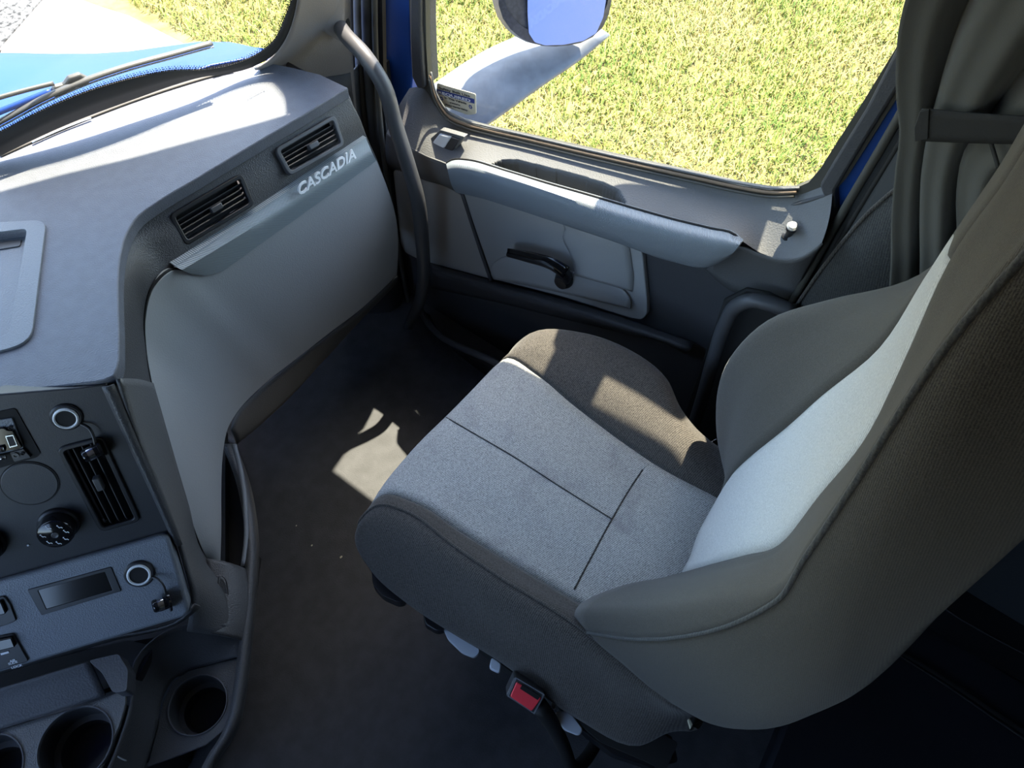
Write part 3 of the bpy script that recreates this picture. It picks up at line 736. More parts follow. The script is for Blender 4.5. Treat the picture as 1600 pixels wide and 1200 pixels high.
# --- wall behind the door
wr = root('wall_right', (1.0, -0.6, 0), kind='structure')
ptsw = [P(1447, 105, x=.99), P(1325, 313, x=.99), P(1225, 492, x=.99), Vector((.99, 0.075, 0.0)), Vector((.99, -1.5, 0.0)), Vector((.99, -1.5, 1.8)), Vector((.99, P(1447, 105, x=.99).y, 1.8))]
prism('wall_liner', ptsw, (.04, 0, 0), M['liner_dark'], wr, .004)
sp_ = [Vector((.975, P(1452, 110, x=.975).y, 1.7)), P(1452, 100, x=.975), P(1388, 212, x=.975), P(1318, 330, x=.975), P(1268, 418, x=.975), P(1222, 500, x=.975), P(1150, 640, x=.975)]
tube('door_seal', sp_, .0065, M['seal_olive'], wr, n=30, seg=8)
tube('door_seal', [p+Vector((0, -.017, 0)) for p in sp_], .004, M['rubber'], wr, n=30, seg=8)
loft('liner_pad', [[P(1460, 130, x=.975), P(1400, 235, x=.975), P(1330, 355, x=.975), P(1260, 470, x=.975)], [P(1490, 150, x=.965), P(1440, 240, x=.965), P(1370, 360, x=.965), P(1290, 480, x=.965)]], M['liner_dark'], wr, n=16, S=4, thick=0.004)
# flat black plate standing for the dark recess behind the grab handle
prism('dark_recess_plate', PX([(1130, 470), (1165, 452), (1200, 458), (1236, 480), (1236, 520), (1170, 700), (1050, 700)], .968), (.012, 0, 0), M['rubber'], wr, .004)

# side wall forward of the door (behind dash) and roof rails
sdw = box('wall_right_front', (1.03, 1.14, 0.3), (.04, .24, .8), M['liner_dark']); tag(sdw, kind='structure')

# padded tweed panel between seat and curtain
pad = root('padded_side_panel', (.93, -.05, .3), 'dark tweed padded panel rising between the door pillar and the curtain', 'panel')
G = fine([[P(1150, 640, x=.955), P(1240, 485, x=.955), P(1300, 400, x=.955), P(1365, 325, x=.955), P(1415, 284, x=.955)],
          [P(1180, 660, x=.942), P(1265, 510, x=.942), P(1330, 420, x=.942), P(1390, 345, x=.942), P(1428, 300, x=.942)],
          [P(1300, 700, x=.95), P(1400, 560, x=.95), P(1440, 450, x=.95), P(1470, 380, x=.95), P(1490, 330, x=.95)]], 20, 12)
body('cover', G, (.022, -.004, 0), M['tweed_dark'], pad)
tube('piping', [P(1150, 640, x=.953), P(1240, 484, x=.953), P(1300, 399, x=.953), P(1365, 324, x=.953), P(1415, 283, x=.953)], .003, M['seat_dark'], pad, n=20, seg=6)

bdy = prism('trim_3', [Vector(v) for v in ((1.06, -1.5, -.9), (1.06, 1.2, -.9), (1.10, 1.2, .40), (1.06, .92, .52), (1.05, .06, .80), (1.05, .06, 1.8), (1.05, -1.5, 1.8))], (.012, 0, 0), M['blue_paint'])
tag(bdy, kind='structure')
prism('side_pane', roundpoly([Vector(v) for v in ((1.066, -.15, .62), (1.066, -1.2, .62), (1.066, -1.2, 1.3), (1.066, -.15, 1.3))], .12), (.006, 0, 0), M['gloss_black'], bdy)
# added unseen mirror-shaped blocker, sized to shade the sill and seat bolster
ld = root('mirror_sun_blocker', (1.17, .34, 1.3), 'added unseen mirror-shaped sun blocker above the passenger door window', 'mirror')
ldq = roundpoly([Vector((1.12, .20, 1.17)), Vector((1.12, .48, 1.17)), Vector((1.19, .48, 1.50)), Vector((1.19, .20, 1.50))], .05)
prism('housing', ldq, (.05, 0, -.015), M['black_plastic'], ld, .01)
prism('mirror_glass', [Vector((1.166, .335, 1.33))+(p-Vector((1.166, .335, 1.33)))*.88+Vector((-.004, 0, .001)) for p in ldq], (.003, 0, -.001), M['mirror_glass'], ld)
tube('bracket', [Vector((1.22, .42, 1.44)), Vector((1.20, .42, 1.58)), Vector((1.06, .42, 1.68))], .055, M['black_plastic'], ld, n=12)  # bracket thickened to widen its shadow on the seat
# ================================================================== MIRROR outside
mr = root('side_mirror', P(800, 100, x=1.35), 'large side mirror on a broad grey arm outside the passenger window', 'mirror')
# arm: broad tapering fairing
A0 = [P(640, 160, x=1.14), P(690, 122, x=1.22), P(755, 80, x=1.34), P(820, 50, x=1.46), P(870, 25, x=1.55)]
A1 = [P(690, 245, x=1.12), P(768, 192, x=1.20), P(850, 133, x=1.34), P(905, 95, x=1.44), P(952, 55, x=1.52)]
Am = [(a+b)/2+Vector((-.015, 0, .02)) for a, b in zip(A0, A1)]
An = [(a+b)/2+Vector((.05, 0.0, -.02)) for a, b in zip(A0, A1)]
R_ = [cat(r, 20) for r in (A0, Am, A1, An)]
Gc = []
for j in range(20):
    Gc.append(cat([R_[0][j], R_[1][j], R_[2][j], R_[3][j]], 20, closed=True))
vs = [p for r in Gc for p in r]; fs = []
for i in range(19):
    for j in range(20): fs.append((i*20+j, i*20+(j+1) % 20, (i+1)*20+(j+1) % 20, (i+1)*20+j))
fs.append(tuple(range(20))); fs.append(tuple(reversed(range(380, 400))))
mesh('arm', vs, fs, M['mirror_grey'], mr, True)
# housing: rounded shell; face looks back towards the cab (-y, slightly -x)
mp = plane((-0.72, -1.0, 0.12), P(870, 30, x=1.36))
hn = mp[0]
hz = Vector((0, 0, 1)); hu = hn.cross(hz).normalized()*-1
if hu.x < 0: hu = -hu
hv = hu.cross(hn).normalized()
if hv.z < 0: hv = -hv
def mpt(px, py): return P(px, py, pl=mp)
low = [mpt(*p) for p in ((780, -40), (778, 0), (784, 25), (800, 48), (818, 62), (880, 72), (915, 64), (938, 48), (952, 20), (957, -10), (958, -40))]
up = 0.52
outl = low+[low[-1]+hv*up, low[-1]+hv*(up+.05)-hu*.05, low[0]+hv*(up+.05)+hu*.05, low[0]+hv*up]
outl = cat(outl, 60, closed=True); oc = sum(outl, Vector())/len(outl)
rows = []
for s_, d2 in ((1.0, 0.0), (1.03, -.03), (.98, -.08), (.80, -.13), (.4, -.16), (.02, -.165)):
    rows.append([oc+(p-oc)*s_+hn*d2 for p in outl[:-1]])
grid('housing', rows, M['mirror_dark'], mr, closeu=True)
inl = [mpt(*p) for p in ((823, -40), (823, 20), (825, 50), (834, 64), (850, 69), (880, 68), (910, 62), (930, 50), (941, 25), (945, 0), (946, -40))]
inl = inl+[inl[-1]+hv*.30, inl[0]+hv*.30]
grid('face_frame', [[p for p in cat(outl[:-1], 59)], [oc+(p-oc)*.93+hn*.004 for p in cat(outl[:-1], 59)]], M['mirror_dark'], mr)
prism('face_plate', outl[:-1], -hn*.01, M['mirror_dark'], mr)
prism('mirror_glass', roundpoly([p+hn*.006 for p in inl], .004), -hn*.005, M['mirror_glass'], mr, .001)

# ================================================================== DASHBOARD
ds = root('dashboard', (.4, .95, 0), 'grey truck dashboard with two air vents and a light glove box', 'dashboard')
ZD = .82
edge = [(0, 612), (60, 607), (120, 600), (162, 594), (175, 590), (183, 575), (186, 540), (185, 480), (185, 430), (189, 395), (198, 365), (215, 338), (245, 316), (300, 283), (400, 223), (480, 176), (540, 139)]
e3 = [P(a, b, z=ZD) for a, b in edge]
e3 = cat(e3[:4]+e3[4:], 70)
lefte = [Vector((-.55, 1.00, ZD)), Vector((-.12, .90, ZD))]
far = [P(544, 137, z=ZD), P(500, 116, z=ZD), P(460, 106, z=ZD), P(430, 100, z=ZD), P(400, 98, z=ZD), P(300, 124, z=ZD), P(200, 156, z=ZD), P(100, 194, z=ZD), P(0, 236, z=ZD), Vector((0.0, 1.26, ZD)), Vector((-.55, 1.28, ZD))]
tray_o = [P(a, b, z=ZD) for a, b in ((-60, 352), (0, 347), (40, 345), (60, 348), (70, 357), (71, 375), (62, 440), (52, 500), (45, 520), (30, 535), (0, 548), (-60, 560))]
topo = e3+far+lefte
tf_o = roundpoly([P(a, b, z=ZD+.004) for a, b in ((-260, 385), (0, 347), (72, 343), (48, 535), (-20, 553), (-250, 600))], [0, .004, .02, .035, .03, 0])
tf_i = roundpoly([P(a, b, z=ZD+.004) for a, b in ((-200, 388), (0, 362), (42, 357), (36, 395), (14, 522), (-20, 530), (-195, 566))], [.004, .002, .008, .002, .008, .004, .004])
dz = Vector((0, 0, .004))
prism('top_pad', topo, (0, 0, -.022), M['dash_grey'], ds, .004, 3, holes=[[p-dz for p in tf_i]])
# tray let into the top: raised frame and sunken floor
ring('tray_frame', tf_o, tf_i, (0, 0, -.004), M['panel_grey'], ds, .001)
prism('tray_floor', [p-Vector((0, 0, .016)) for p in grow(tf_i, .004)], (0, 0, -.003), M['panel_grey'], ds)
prism('tray_slot', roundpoly([P(a, b, z=ZD-.010) for a, b in ((-190, 402), (0, 378), (33, 373), (31, 384), (0, 389), (-190, 413))], .003), (0, 0, -.002), M['slat_grey'], ds)
# defrost strip by the glass
df_ = cat([P(a, b, z=ZD+.002) for a, b in ((0, 243), (100, 199), (200, 160), (300, 127), (395, 101))], 40)
tube('defrost_lip', df_, .004, M['seal_olive'], ds, n=40, seg=6, flat=.5)
for seg_ in (((50, 222), (95, 202), (142, 184)), ((333, 117), (350, 112), (365, 109))):
    tube('defrost_slot', [P(a, b, z=ZD+.005) for a, b in seg_], .0022, M['silver'], ds, n=10, seg=6, flat=.4)
# lip under the pad edge
fas_top = [P(a, b, z=.80) for a, b in ((186, 595), (186, 540), (187, 480), (189, 420), (197, 385), (212, 355), (245, 328), (300, 296), (400, 235), (480, 188), (543, 150))]
# fascia: from under the pad to the strip and the glove box edge
fas_low = [P(a, b, y=yy) for a, b, yy in ((246, 620, .80), (230, 560, .82), (226, 500, .845), (233, 468, .855), (246, 446, .862), (258, 432, .866), (275, 414, .868), (350, 365, .868), (440, 304, .868), (510, 256, .868), (572, 212, .868))]
G = fine([fas_top, [(a+b)/2+Vector((0, -.004, .004)) for a, b in zip(fas_top, fas_low)], fas_low], 60, 10)
FG = fine([fas_top, [(a+b)/2+Vector((0, -.004, .004)) for a, b in zip(fas_top, fas_low)], fas_low], 240, 50)
# end cap of the dash
ec = [P(544, 148, z=.80), P(571, 212, y=.868), P(588, 250, y=.865), P(612, 320, y=.865), P(620, 360, y=.865), P(621, 430, y=.865), Vector((.82, .93, .27)), Vector((.84, 1.05, .3)), Vector((.80, 1.10, .79))]
grid('end_cap', [cat([ec[0], ec[1], ec[2], ec[3], ec[4], ec[5]], 20), cat([p+Vector((.0, .16, 0)) for p in ec[:6]], 20)], M['dash_dark'], ds, thick=.003)
# glove box skin: sweeps down beside the console as a narrow leg
go = [(588, 250, .862), (480, 316, .862), (390, 374, .862), (345, 405, .862), (304, 424, .862), (268, 424, .860), (240, 452, .855), (228, 495, .842), (229, 545, .825), (236, 590, .80), (262, 690, .745), (292, 790, .69), (318, 862, .65), (332, 886, .64)]
gi2 = [(620, 430, .865), (565, 482, .865), (515, 520, .865), (482, 546, .863), (455, 567, .862), (425, 590, .855), (400, 612, .85), (382, 630, .84), (368, 648, .825), (356, 670, .805), (348, 715, .765), (346, 770, .715), (346, 830, .665), (344, 887, .632)]
gm = []
for k, (a, b) in enumerate(zip(go, gi2)):
    pa = P(a[0], a[1], y=a[2]); pb = P(b[0], b[1], y=b[2]); q = (pa+pb)/2
    if k == 0: q = P(614, 335, y=.858)
    gm.append(q+Vector((0, -.008, .0)))
ga = [P(a, b, y=c) for a, b, c in go]; gb = [P(a, b, y=c) for a, b, c in gi2]
RA, RMi, RB = catp(ga, 6), catp(gm, 6), catp(gb, 6)
cs_ = [catp([RA[j], RMi[j], RB[j]], 5) for j in range(len(RA))]
G = [[cs_[j][i] for j in range(len(RA))] for i in range(11)]
body('glove_box', G, (0.0, .02, 0), M['light_grey'], ds, .003)
gap = [p+Vector((0, .004, 0)) for p in RA[20:]]
tube('glove_box_gap', gap, .0028, M['hole_black'], ds, n=70, seg=6)
# textured trim strip with raised lettering
su0 = PY([(272, 415), (350, 364), (440, 303), (510, 255), (571, 214)], .862); 
sm0 = PY([(284, 422), (352, 381), (450, 321), (520, 276), (581, 237)], .850)
sl0 = PY([(300, 429), (345, 426), (440, 362), (515, 312), (588, 251)], .860)
def lin(pts, n):
    L = [0]
    for i in range(1, len(pts)): L.append(L[-1]+(pts[i]-pts[i-1]).length)
    out = []; j = 0
    for k in range(n):
        s = L[-1]*k/(n-1)
        while j < len(L)-2 and L[j+1] < s: j += 1
        out.append(pts[j].lerp(pts[j+1], (s-L[j])/(L[j+1]-L[j])))
    return out
A_ = lin(su0, 50); B_ = lin(sm0, 50); C_ = lin(PY([(300, 429), (322, 431), (348, 424), (440, 358), (520, 301), (588, 251)], .858), 50)
G = []
for i in range(9):
    t_ = i/8
    if t_ < .62: G.append([A_[j].lerp(B_[j], t_/.62)+Vector((0, 0, 0)) for j in range(50)])
    else: G.append([B_[j].lerp(C_[j], (t_-.62)/.38) for j in range(50)])
for r in G:
    for j in range(50): r[j].y = min(r[j].y, .860)
body('trim_strip', G, (0, .02, 0), M['strip_ribs'], ds)
tA = P(468, 305, y=.846); tB = P(556, 246, y=.846); tu = tB-tA
text('raised_lettering', 'CASCADIA', tA, tu, (0, -1, .2), .026, M['letter_silver'], ds, .0016, bold=.0006, shear=.25, width=tu.length)
# knee panel under the glove box
kt = [(621, 431, .872), (565, 484, .872), (515, 522, .872), (457, 567, .872), (400, 614, .86), (366, 655, .83), (362, 672, .82)]
kb_ = [(613, 447, .90), (560, 502, .90), (530, 535, .90), (492, 577, .90), (440, 632, .885), (400, 668, .87), (368, 694, .85)]
k3 = [(600, 500, .98), (560, 540, .98), (520, 575, .98), (480, 610, .98), (440, 650, .96), (400, 680, .95), (370, 700, .93)]
G = fine([[P(a, b, y=c) for a, b, c in kt], [(P(a, b, y=c)+P(d, e, y=f))/2+Vector((0, -.004, 0)) for (a, b, c), (d, e, f) in zip(kt, kb_)], [P(a, b, y=c) for a, b, c in kb_], [P(a, b, y=c)+Vector((0, .12, .05)) for a, b, c in kb_]], 40, 16)
grid('knee_panel', G, M['frame_grey'], ds, thick=.004)

prism('sun_block_plate', [Vector(v) for v in ((.56, 1.03, .60), (.86, 1.03, .60), (.86, 1.21, .60), (.56, 1.21, .60))], (0, 0, -.01), M['black_plastic'], ds)  # hidden plate added to stop sun leaking onto the footwell floor
# --- air vents
def vent(name, q, pl_, nslat, parent, dirn, tabpos, along=0, frame_w=.007, lab=None, mfr='black_plastic'):
    """rectangular louvre: frame, dark duct, slats, thumb tab; q = corner points a,b,c,d (a-b long side top)"""
    a, b, c, d = q; n = pl_[0]; ctr = (a+b+c+d)/4
    rt = empty(name, (0, 0, 0)); rt.parent = parent
    def ins(p, k): return p+(ctr-p).normalized()*k
    inn = [p+((q[(i+1) % 4]-p).normalized()+(q[i-1]-p).normalized())*frame_w for i, p in enumerate(q)]
    o_ = roundpoly([p+n*.004 for p in q], .010, 5); i_ = roundpoly([p+n*.004 for p in inn], .005, 4)
    prism('vent_frame', o_, -n*.012, M[mfr], rt, .0015, holes=[i_])
    prism('vent_duct', [p-n*.014 for p in inn], -n*.002, M['hole_black'], rt)
    ia, ib, ic, id_ = inn
    for k in range(nslat):
        t_ = (k+1)/(nslat+1)
        p = ia.lerp(id_, t_); r = ib.lerp(ic, t_); u_ = (r-p).normalized(); v_ = (id_-ia).normalized()
        cc = (p+r)/2-n*.003
        dd = (v_*.60-n*.80).normalized()
        sl_ = box('slat', cc+dd*.004, ((r-p).length, .010, .0014), M['black_plastic'], rt, 0, (u_, dd, u_.cross(dd)))
        box('slat_highlight', cc-dd*.0012, ((r-p).length*.97, .0012, .0016), M['slat_grey'], rt, 0, (u_, dd, u_.cross(dd)))  # paler front strip: edge highlight put into the colour
    tc_ = ia.lerp(ic, .5)*(1-0)+Vector((0, 0, 0))
    u_ = (ib-ia).normalized(); v_ = (id_-ia).normalized()
    tc_ = (ia+ib+ic+id_)/4+u_*tabpos[0]+v_*tabpos[1]
    box('thumb_tab', tc_+n*.004, (.020, .009, .012), M['slat_grey'], rt, .0015, (u_, v_, n))
    return rt
fpl_n = (P(400, 235, z=.80)-P(350, 365, y=.868)).cross(P(543, 150, z=.80)-P(300, 296, z=.80)).normalized()
if fpl_n.y > 0: fpl_n = -fpl_n
fpl = plane(fpl_n, P(400, 235, z=.80).lerp(P(390, 338, y=.868), .5)+fpl_n*.007)
v1 = PP([(263, 336), (377, 270), (397, 320), (290, 385)], fpl)
v2 = PP([(428, 233), (522, 179), (538, 227), (452, 276)], fpl)
hol = [[proj(p+((v_[i-2]-p).normalized())*.006) for i, p in enumerate(v_)] for v_ in (v1, v2)]
fvs = [p for r in FG for p in r]; ffs = []
for i in range(49):
    for j in range(239):
        cpt = (FG[i][j]+FG[i+1][j+1])/2
        if not any(inpoly(*proj(cpt), h_) for h_ in hol): ffs.append((i*240+j, i*240+j+1, (i+1)*240+j+1, (i+1)*240+j))
fascia = mesh('fascia', fvs, ffs, M['dash_dark'], ds, True); solid(fascia, .004, 1)
vent('air_vent', v1, fpl, 4, ds, None, (0.004, 0))
vent('air_vent', v2, fpl, 4, ds, None, (0.002, 0), mfr='handle_grey')

# ================================================================== CENTRE CONTROL PANEL
cs2 = root('control_panel', (0, .75, .6), 'black centre control panel with climate knobs, tall vent and power sockets', 'control panel')
th = math.radians(28); yw = math.radians(34)
n1 = Vector((-math.sin(yw)*math.cos(th), -math.cos(yw)*math.cos(th), math.sin(th)))
p1 = plane(n1, (.125, .69, .79))
def C1(pts, o=0): return [P(a, b, pl=p1)+n1*o for a, b in pts]
rec = C1([(0, 648), (27, 640), (62, 712), (20, 722), (0, 726)])
tv = PP([(88, 699), (160, 680), (221, 812), (157, 830)], p1)
tvc = sum(tv, Vector())/4
main = C1([(-90, 640), (0, 616), (60, 611), (120, 606), (166, 600), (180, 640), (225, 738), (268, 832), (130, 872), (0, 908), (-120, 940)])
prism('panel_plate', main, -n1*.03, M['panel_black'], cs2, .002, holes=[[p+(tvc-p).normalized()*.006 for p in tv]])
# side rail of the panel
sr = catp(C1([(160, 603), (200, 690), (240, 775), (274, 850)], .002), 8); sr2 = catp(C1([(178, 600), (215, 690), (252, 775), (284, 850)], .0), 8)
grid('side_rail', [sr, [(a+b)/2+n1*.003 for a, b in zip(sr, sr2)], sr2], M['dash_dark'], cs2, thick=.004)
# broad grey frame between the panel and the glove box leg
fr_a = [P(a, b, z=zz) for a, b, zz in ((178, 596, .795), (186, 600, .79))]
f1 = [P(a, b, pl=p1) for a, b in ((184, 592), (215, 690), (250, 775), (285, 870), (300, 930), (300, 975))]
f2 = [P(a, b, y=yy) for a, b, yy in ((240, 600, .803), (265, 695, .745), (293, 790, .692), (320, 872, .65), (335, 915, .635), (345, 990, .61))]
f1[4] = P(300, 930, z=.50); f1[5] = P(292, 985, z=.44)
f2[4] = P(345, 915, z=.40); f2[5] = P(372, 1000, z=.37)
G = fine([f1, [(a+b)/2+Vector((0, 0, .006)) for a, b in zip(f1, f2)], f2], 40, 10)
grid('console_frame', G, M['frame_grey'], cs2, thick=.005)
# tall vent
tv = PP([(88, 699), (160, 680), (221, 812), (157, 830)], p1)
vq = [tv[0], tv[3], tv[2], tv[1]]
vent('tall_vent', vq, p1, 3, cs2, None, (-.006, 0), frame_w=.0065)
# sockets and their hanging caps
def socket(px, py, pl_, pr, strap, cap, m='chrome'):
    c = P(px, py, pl=pl_); n = pl_[0]
    rt = empty('power_socket', (0, 0, 0)); rt.parent = cs2
    k = (P(px+pr, py, pl=pl_)-c).length
    lathe('collar', c, n, [(k*1.28, -.004), (k*1.28, .002), (k*1.15, .004), (k, .004), (k, -.004)], M['black_plastic'], rt)
    lathe('bright_ring', c, n, [(k*.80, .002), (k*.80, .0065), (k*.90, .0075), (k*1.0, .006), (k*1.0, .002)], M['ring_white'], rt, closed=True)
    lathe('barrel', c, n, [(k*.8, .005), (k*.78, -.002), (0, -.0022)], M['hole_black'], rt)
    sp2 = [P(a, b, pl=pl_)+n*h for a, b, h in strap]
    tube('strap', sp2, .0022, M['black_plastic'], rt, n=16, seg=6, flat=.6)
    cc = P(cap[0], cap[1], pl=pl_)+n*.012; ax = (P(cap[2], cap[3], pl=pl_)-P(cap[0], cap[1], pl=pl_)).normalized()
    kk = k*.62
    lathe('cap', cc, (ax+n*.35), [(kk*1.5, -.011), (kk*1.55, -.008), (kk*1.0, -.007), (kk*.95, .010), (kk*.8, .012), (kk*.75, .004), (0, .003)], M['gloss_black'], rt, 24)
    lathe('cap_band', cc, (ax+n*.35), [(kk*1.02, -.002), (kk*1.04, .001), (kk*1.04, .004), (kk*1.0, .006)], M['chrome'], rt, 24)
socket(104, 651, p1, 20.5, [(126, 660, .003), (142, 666, .008), (149, 677, .012), (151, 688, .012)], (147, 700, 128, 706))
# round blank plate
def disc(name, px, py, pl_, r, h, m, parent, seg=40):
    return lathe(name, P(px, py, pl=pl_), pl_[0], [(r, 0), (r, h*.6), (r-.0012, h), (0, h)], M[m], parent, seg)
kR = (P(0, 755, pl=p1)-P(94, 755, pl=p1)).length/2
lathe('round_blank_gap', P(47, 755, pl=p1), n1, [(kR*1.0, 0), (kR*1.0, .0012), (kR*.96, .0012), (kR*.96, 0)], M['hole_black'], cs2, 48, closed=True)
disc('round_blank', 47, 755, p1, kR*.965, .0022, 'panel_black', cs2, 48)
# knobs
def knob(px, py, r, h, red=False):
    rt = empty('climate_knob', (0, 0, 0)); rt.parent = cs2
    c = P(px, py, pl=p1)
    lathe('knob_skirt', c, n1, [(r*1.16, 0), (r*1.12, .004), (r*1.02, .006)], M['black_plastic'], rt, 40)
    vs = []; fs = []; seg = 48
    u = n1.orthogonal().normalized(); v = n1.cross(u)
    prof = [(1.0, .004), (.98, h*.85), (.93, h*.97), (.88, h), (.0, h)]
    for rr, hh in prof:
        for k in range(seg):
            a = 2*math.pi*k/seg; q = rr*(1+(.02*(k % 4 == 0) if rr > .95 else 0)); vs.append(c+n1*hh+(u*math.cos(a)+v*math.sin(a))*r*max(q, .001))
    for i in range(len(prof)-1):
        for k in range(seg): fs.append((i*seg+k, i*seg+(k+1) % seg, (i+1)*seg+(k+1) % seg, (i+1)*seg+k))
    mesh('knob_body', vs, fs, M['gloss_black'], rt, True)
    t_ = c+n1*(h+.0006); ux = (P(px+30, py-9, pl=p1)-c).normalized(); uy = n1.cross(ux)
    if uy.z < 0: uy = -uy
    if red:
        lathe('red_ring', t_, n1, [(r*.62, 0), (r*.62, .0012), (r*.76, .0012), (r*.76, 0)], M['red_plastic'], rt, 40, closed=True)
        return
    lathe('finger_dimple', t_, n1, [(r*.2, -.0002), (r*.17, .0004), (0, -.001)], M['slat_grey'], rt, 20)
    # small white pictograms round the face: seated figure (back, seat, leg) with arrow
    for a in (100, 45, 0, -50, -95, -140, 165, ):
        ca = t_+(ux*math.cos(math.radians(a))+uy*math.sin(math.radians(a)))*r*.62
        k = r*.09
        for (x0, y0, x1, y1) in ((-.6, 1.0, -.1, -.3), (-.1, -.3, 1.0, -.2), (1.0, -.2, 1.4, -1.2)):
            A1_ = ca+ux*x0*k+uy*y0*k; B1_ = ca+ux*x1*k+uy*y1*k; L_ = (B1_-A1_)
            box('pictogram', (A1_+B1_)/2, (L_.length, .0009, .0003), M['print_white'], rt, 0, (L_.normalized(), n1.cross(L_.normalized()), n1))
        lathe('pictogram', ca+uy*k*1.7-ux*k*.7, n1, [(.0009, 0), (.0008, .0003)], M['print_white'], rt, 8)
knob(92, 818, .0225, .026)
knob(-26, 850, .0235, .026, red=True)
# pointer mark left of the knob
lathe('pointer_mark', P(44, 851, pl=p1)+n1*.001, n1, [(.0016, 0), (.0014, .001)], M['print_white'], cs2, 8)
# sunken slot with a small connector unit
un = empty('connector_unit', (0, 0, 0)); un.parent = cs2
prism('slot', roundpoly(C1([(-60, 655), (24, 637), (64, 708), (58, 714), (50, 716), (-40, 742)], .0015), .004), -n1*.002, M['hole_black'], un)
prism('bracket', roundpoly(C1([(-20, 657), (20, 651), (38, 698), (-20, 712)], .004), .002), -n1*.003, M['panel_grey'], un, .0006)
prism('port_block', roundpoly(C1([(-20, 668), (8, 664), (14, 668), (22, 668), (37, 694), (33, 697), (12, 700), (-12, 706)], .008), .002), -n1*.005, M['gloss_black'], un, .0008)
prism('port', C1([(12, 677), (22, 675), (29, 690), (19, 693)], .0087), -n1*.001, M['rubber'], un)
outline('port_rim', *C1([(11, 676), (23, 674), (30, 691), (18, 694)], .009), .0010, M['silver'], un)
tube('bright_rod', C1([(-20, 700), (10, 695)], .010), .004, M['chrome'], un, n=6)
tube('bright_rod', C1([(-20, 714), (12, 709)], .009), .003, M['chrome'], un, n=6)
prism('jack_plate', roundpoly(C1([(16, 704), (38, 698), (50, 712), (24, 719)], .005), .002), -n1*.004, M['panel_black'], un, .0006)
for a, b, r_ in ((26, 708, .004), (37, 705, .0024), (17.5, 665, .0024)):
    lathe('jack_hole', P(a, b, pl=p1)+n1*.006, n1, [(r_, -.001), (r_, .0008), (r_*.5, .0008), (r_*.45, -.0004)], M['slat_grey' if r_ > .003 else 'hole_black'], un, 16)

# --- grey switch panel
th2 = math.radians(42)
n2 = Vector((-math.sin(yw)*math.cos(th2), -math.cos(yw)*math.cos(th2), math.sin(th2)))
p2 = plane(n2, P(262, 838, pl=p1)+n1*.012)
def C2(pts, o=0): return [P(a, b, pl=p2)+n2*o for a, b in pts]
gp_ = empty('switch_panel', (0, 0, 0)); gp_.parent = cs2
pg = roundpoly(C2([(-150, 952), (0, 908), (262, 833), (298, 962), (160, 1003), (0, 1051), (-150, 1095)]), [0, 0, .014, .016, 0, 0, 0])
prism('panel_skin', pg, -n2*.035, M['panel_grey'], gp_, .005, 4)
dsp = C2([(43, 921), (174, 885), (190, 923), (65, 961)], .0015)
prism('display_frame', roundpoly(dsp, .002), -n2*.004, M['black_plastic'], gp_, .0008, holes=[C2([(60, 922), (164, 893), (176, 922), (73, 951)], .0015)])
prism('display_screen', C2([(60, 922), (164, 893), (176, 922), (73, 951)], .0005), -n2*.003, M['gloss_black'], gp_)
socket(218, 896, p2, 19, [(237, 899, .003), (252, 903, .010), (259, 912, .013), (261, 922, .013)], (255, 937, 240, 940))
# rocker switches at the left edge
def rocker(q, q2):
    rt = empty('rocker_switch', (0, 0, 0)); rt.parent = gp_
    prism('rocker_frame', roundpoly(C2(q, .003), .003), -n2*.006, M['black_plastic'], rt, .001)
    prism('rocker_paddle', roundpoly(C2(q2, .009), .002), -n2*.008, M['gloss_black'], rt, .0015)
    return rt
rocker([(-50, 943), (8, 930), (17, 942), (27, 968), (14, 974), (-40, 990)], [(-45, 948), (5, 935), (13, 954), (-40, 968)])
rk = rocker([(-50, 1003), (22, 988), (34, 1010), (46, 1031), (10, 1043), (-40, 1060)], [(-45, 1006), (21, 991), (27, 1006), (-40, 1022)])
uu = P(46, 1010, pl=p2)-P(0, 1023, pl=p2)
text('print', 'AIR', P(17, 1033, pl=p2)+n2*.0036, uu, n2, .0048, M['print_white'], rk, .0001, bold=.0001)
text('print', 'SLIDE', P(15, 1037, pl=p2)+n2*.0036, uu, n2, .0048, M['print_white'], rk, .0001, bold=.0001)
text('print', 'LOCK', P(20, 1043, pl=p2)+n2*.0036, uu, n2, .0052, M['print_white'], rk, .0001, bold=.0001)
box('pictogram', P(9, 1018, pl=p2)+n2*.004, (.010, .003, .0004), M['print_white'], rk, 0, (uu.normalized(), n2.cross(uu.normalized()), n2))
# under-lip of the grey panel
ul = [C2([(-150, 1097), (0, 1053), (160, 1005), (290, 966), (303, 950)], -.012), C2([(-150, 1112), (0, 1070), (160, 1022), (285, 985), (308, 965)], -.035)]
loft('panel_underlip', ul, M['dash_dark'], cs2, n=30, S=4, thick=.004)

# ================================================================== FLOOR CONSOLE
fc = root('floor_console', (-.05, .6, 0), 'dark floor console with round cup holders beside the passenger footwell', 'console')
ZC = .40
side_top = [P(a, b, z=zz) for a, b, zz in ((366, 694, .40), (385, 740, .385), (399, 800, .375), (404, 852, .37), (402, 905, .365), (399, 947, .365), (393, 1010, .365), (383, 1089, .365), (377, 1121, .365), (364, 1152, .365), (345, 1181, .365), (325, 1225, .365))]
stp = cat(side_top, 60)
def shift(pts, dx, z): return [P(proj(p)[0]+dx, proj(p)[1], z=z) for p in pts]
grid('side_skin', [shift(stp, -20, .374), shift(stp, -9, .376), shift(stp, -2, .355), shift(stp, 0, .32), shift(stp, -2, .25), shift(stp, -10, .10), shift(stp, -14, 0.0)], M['dash_dark'], fc, thick=.003)
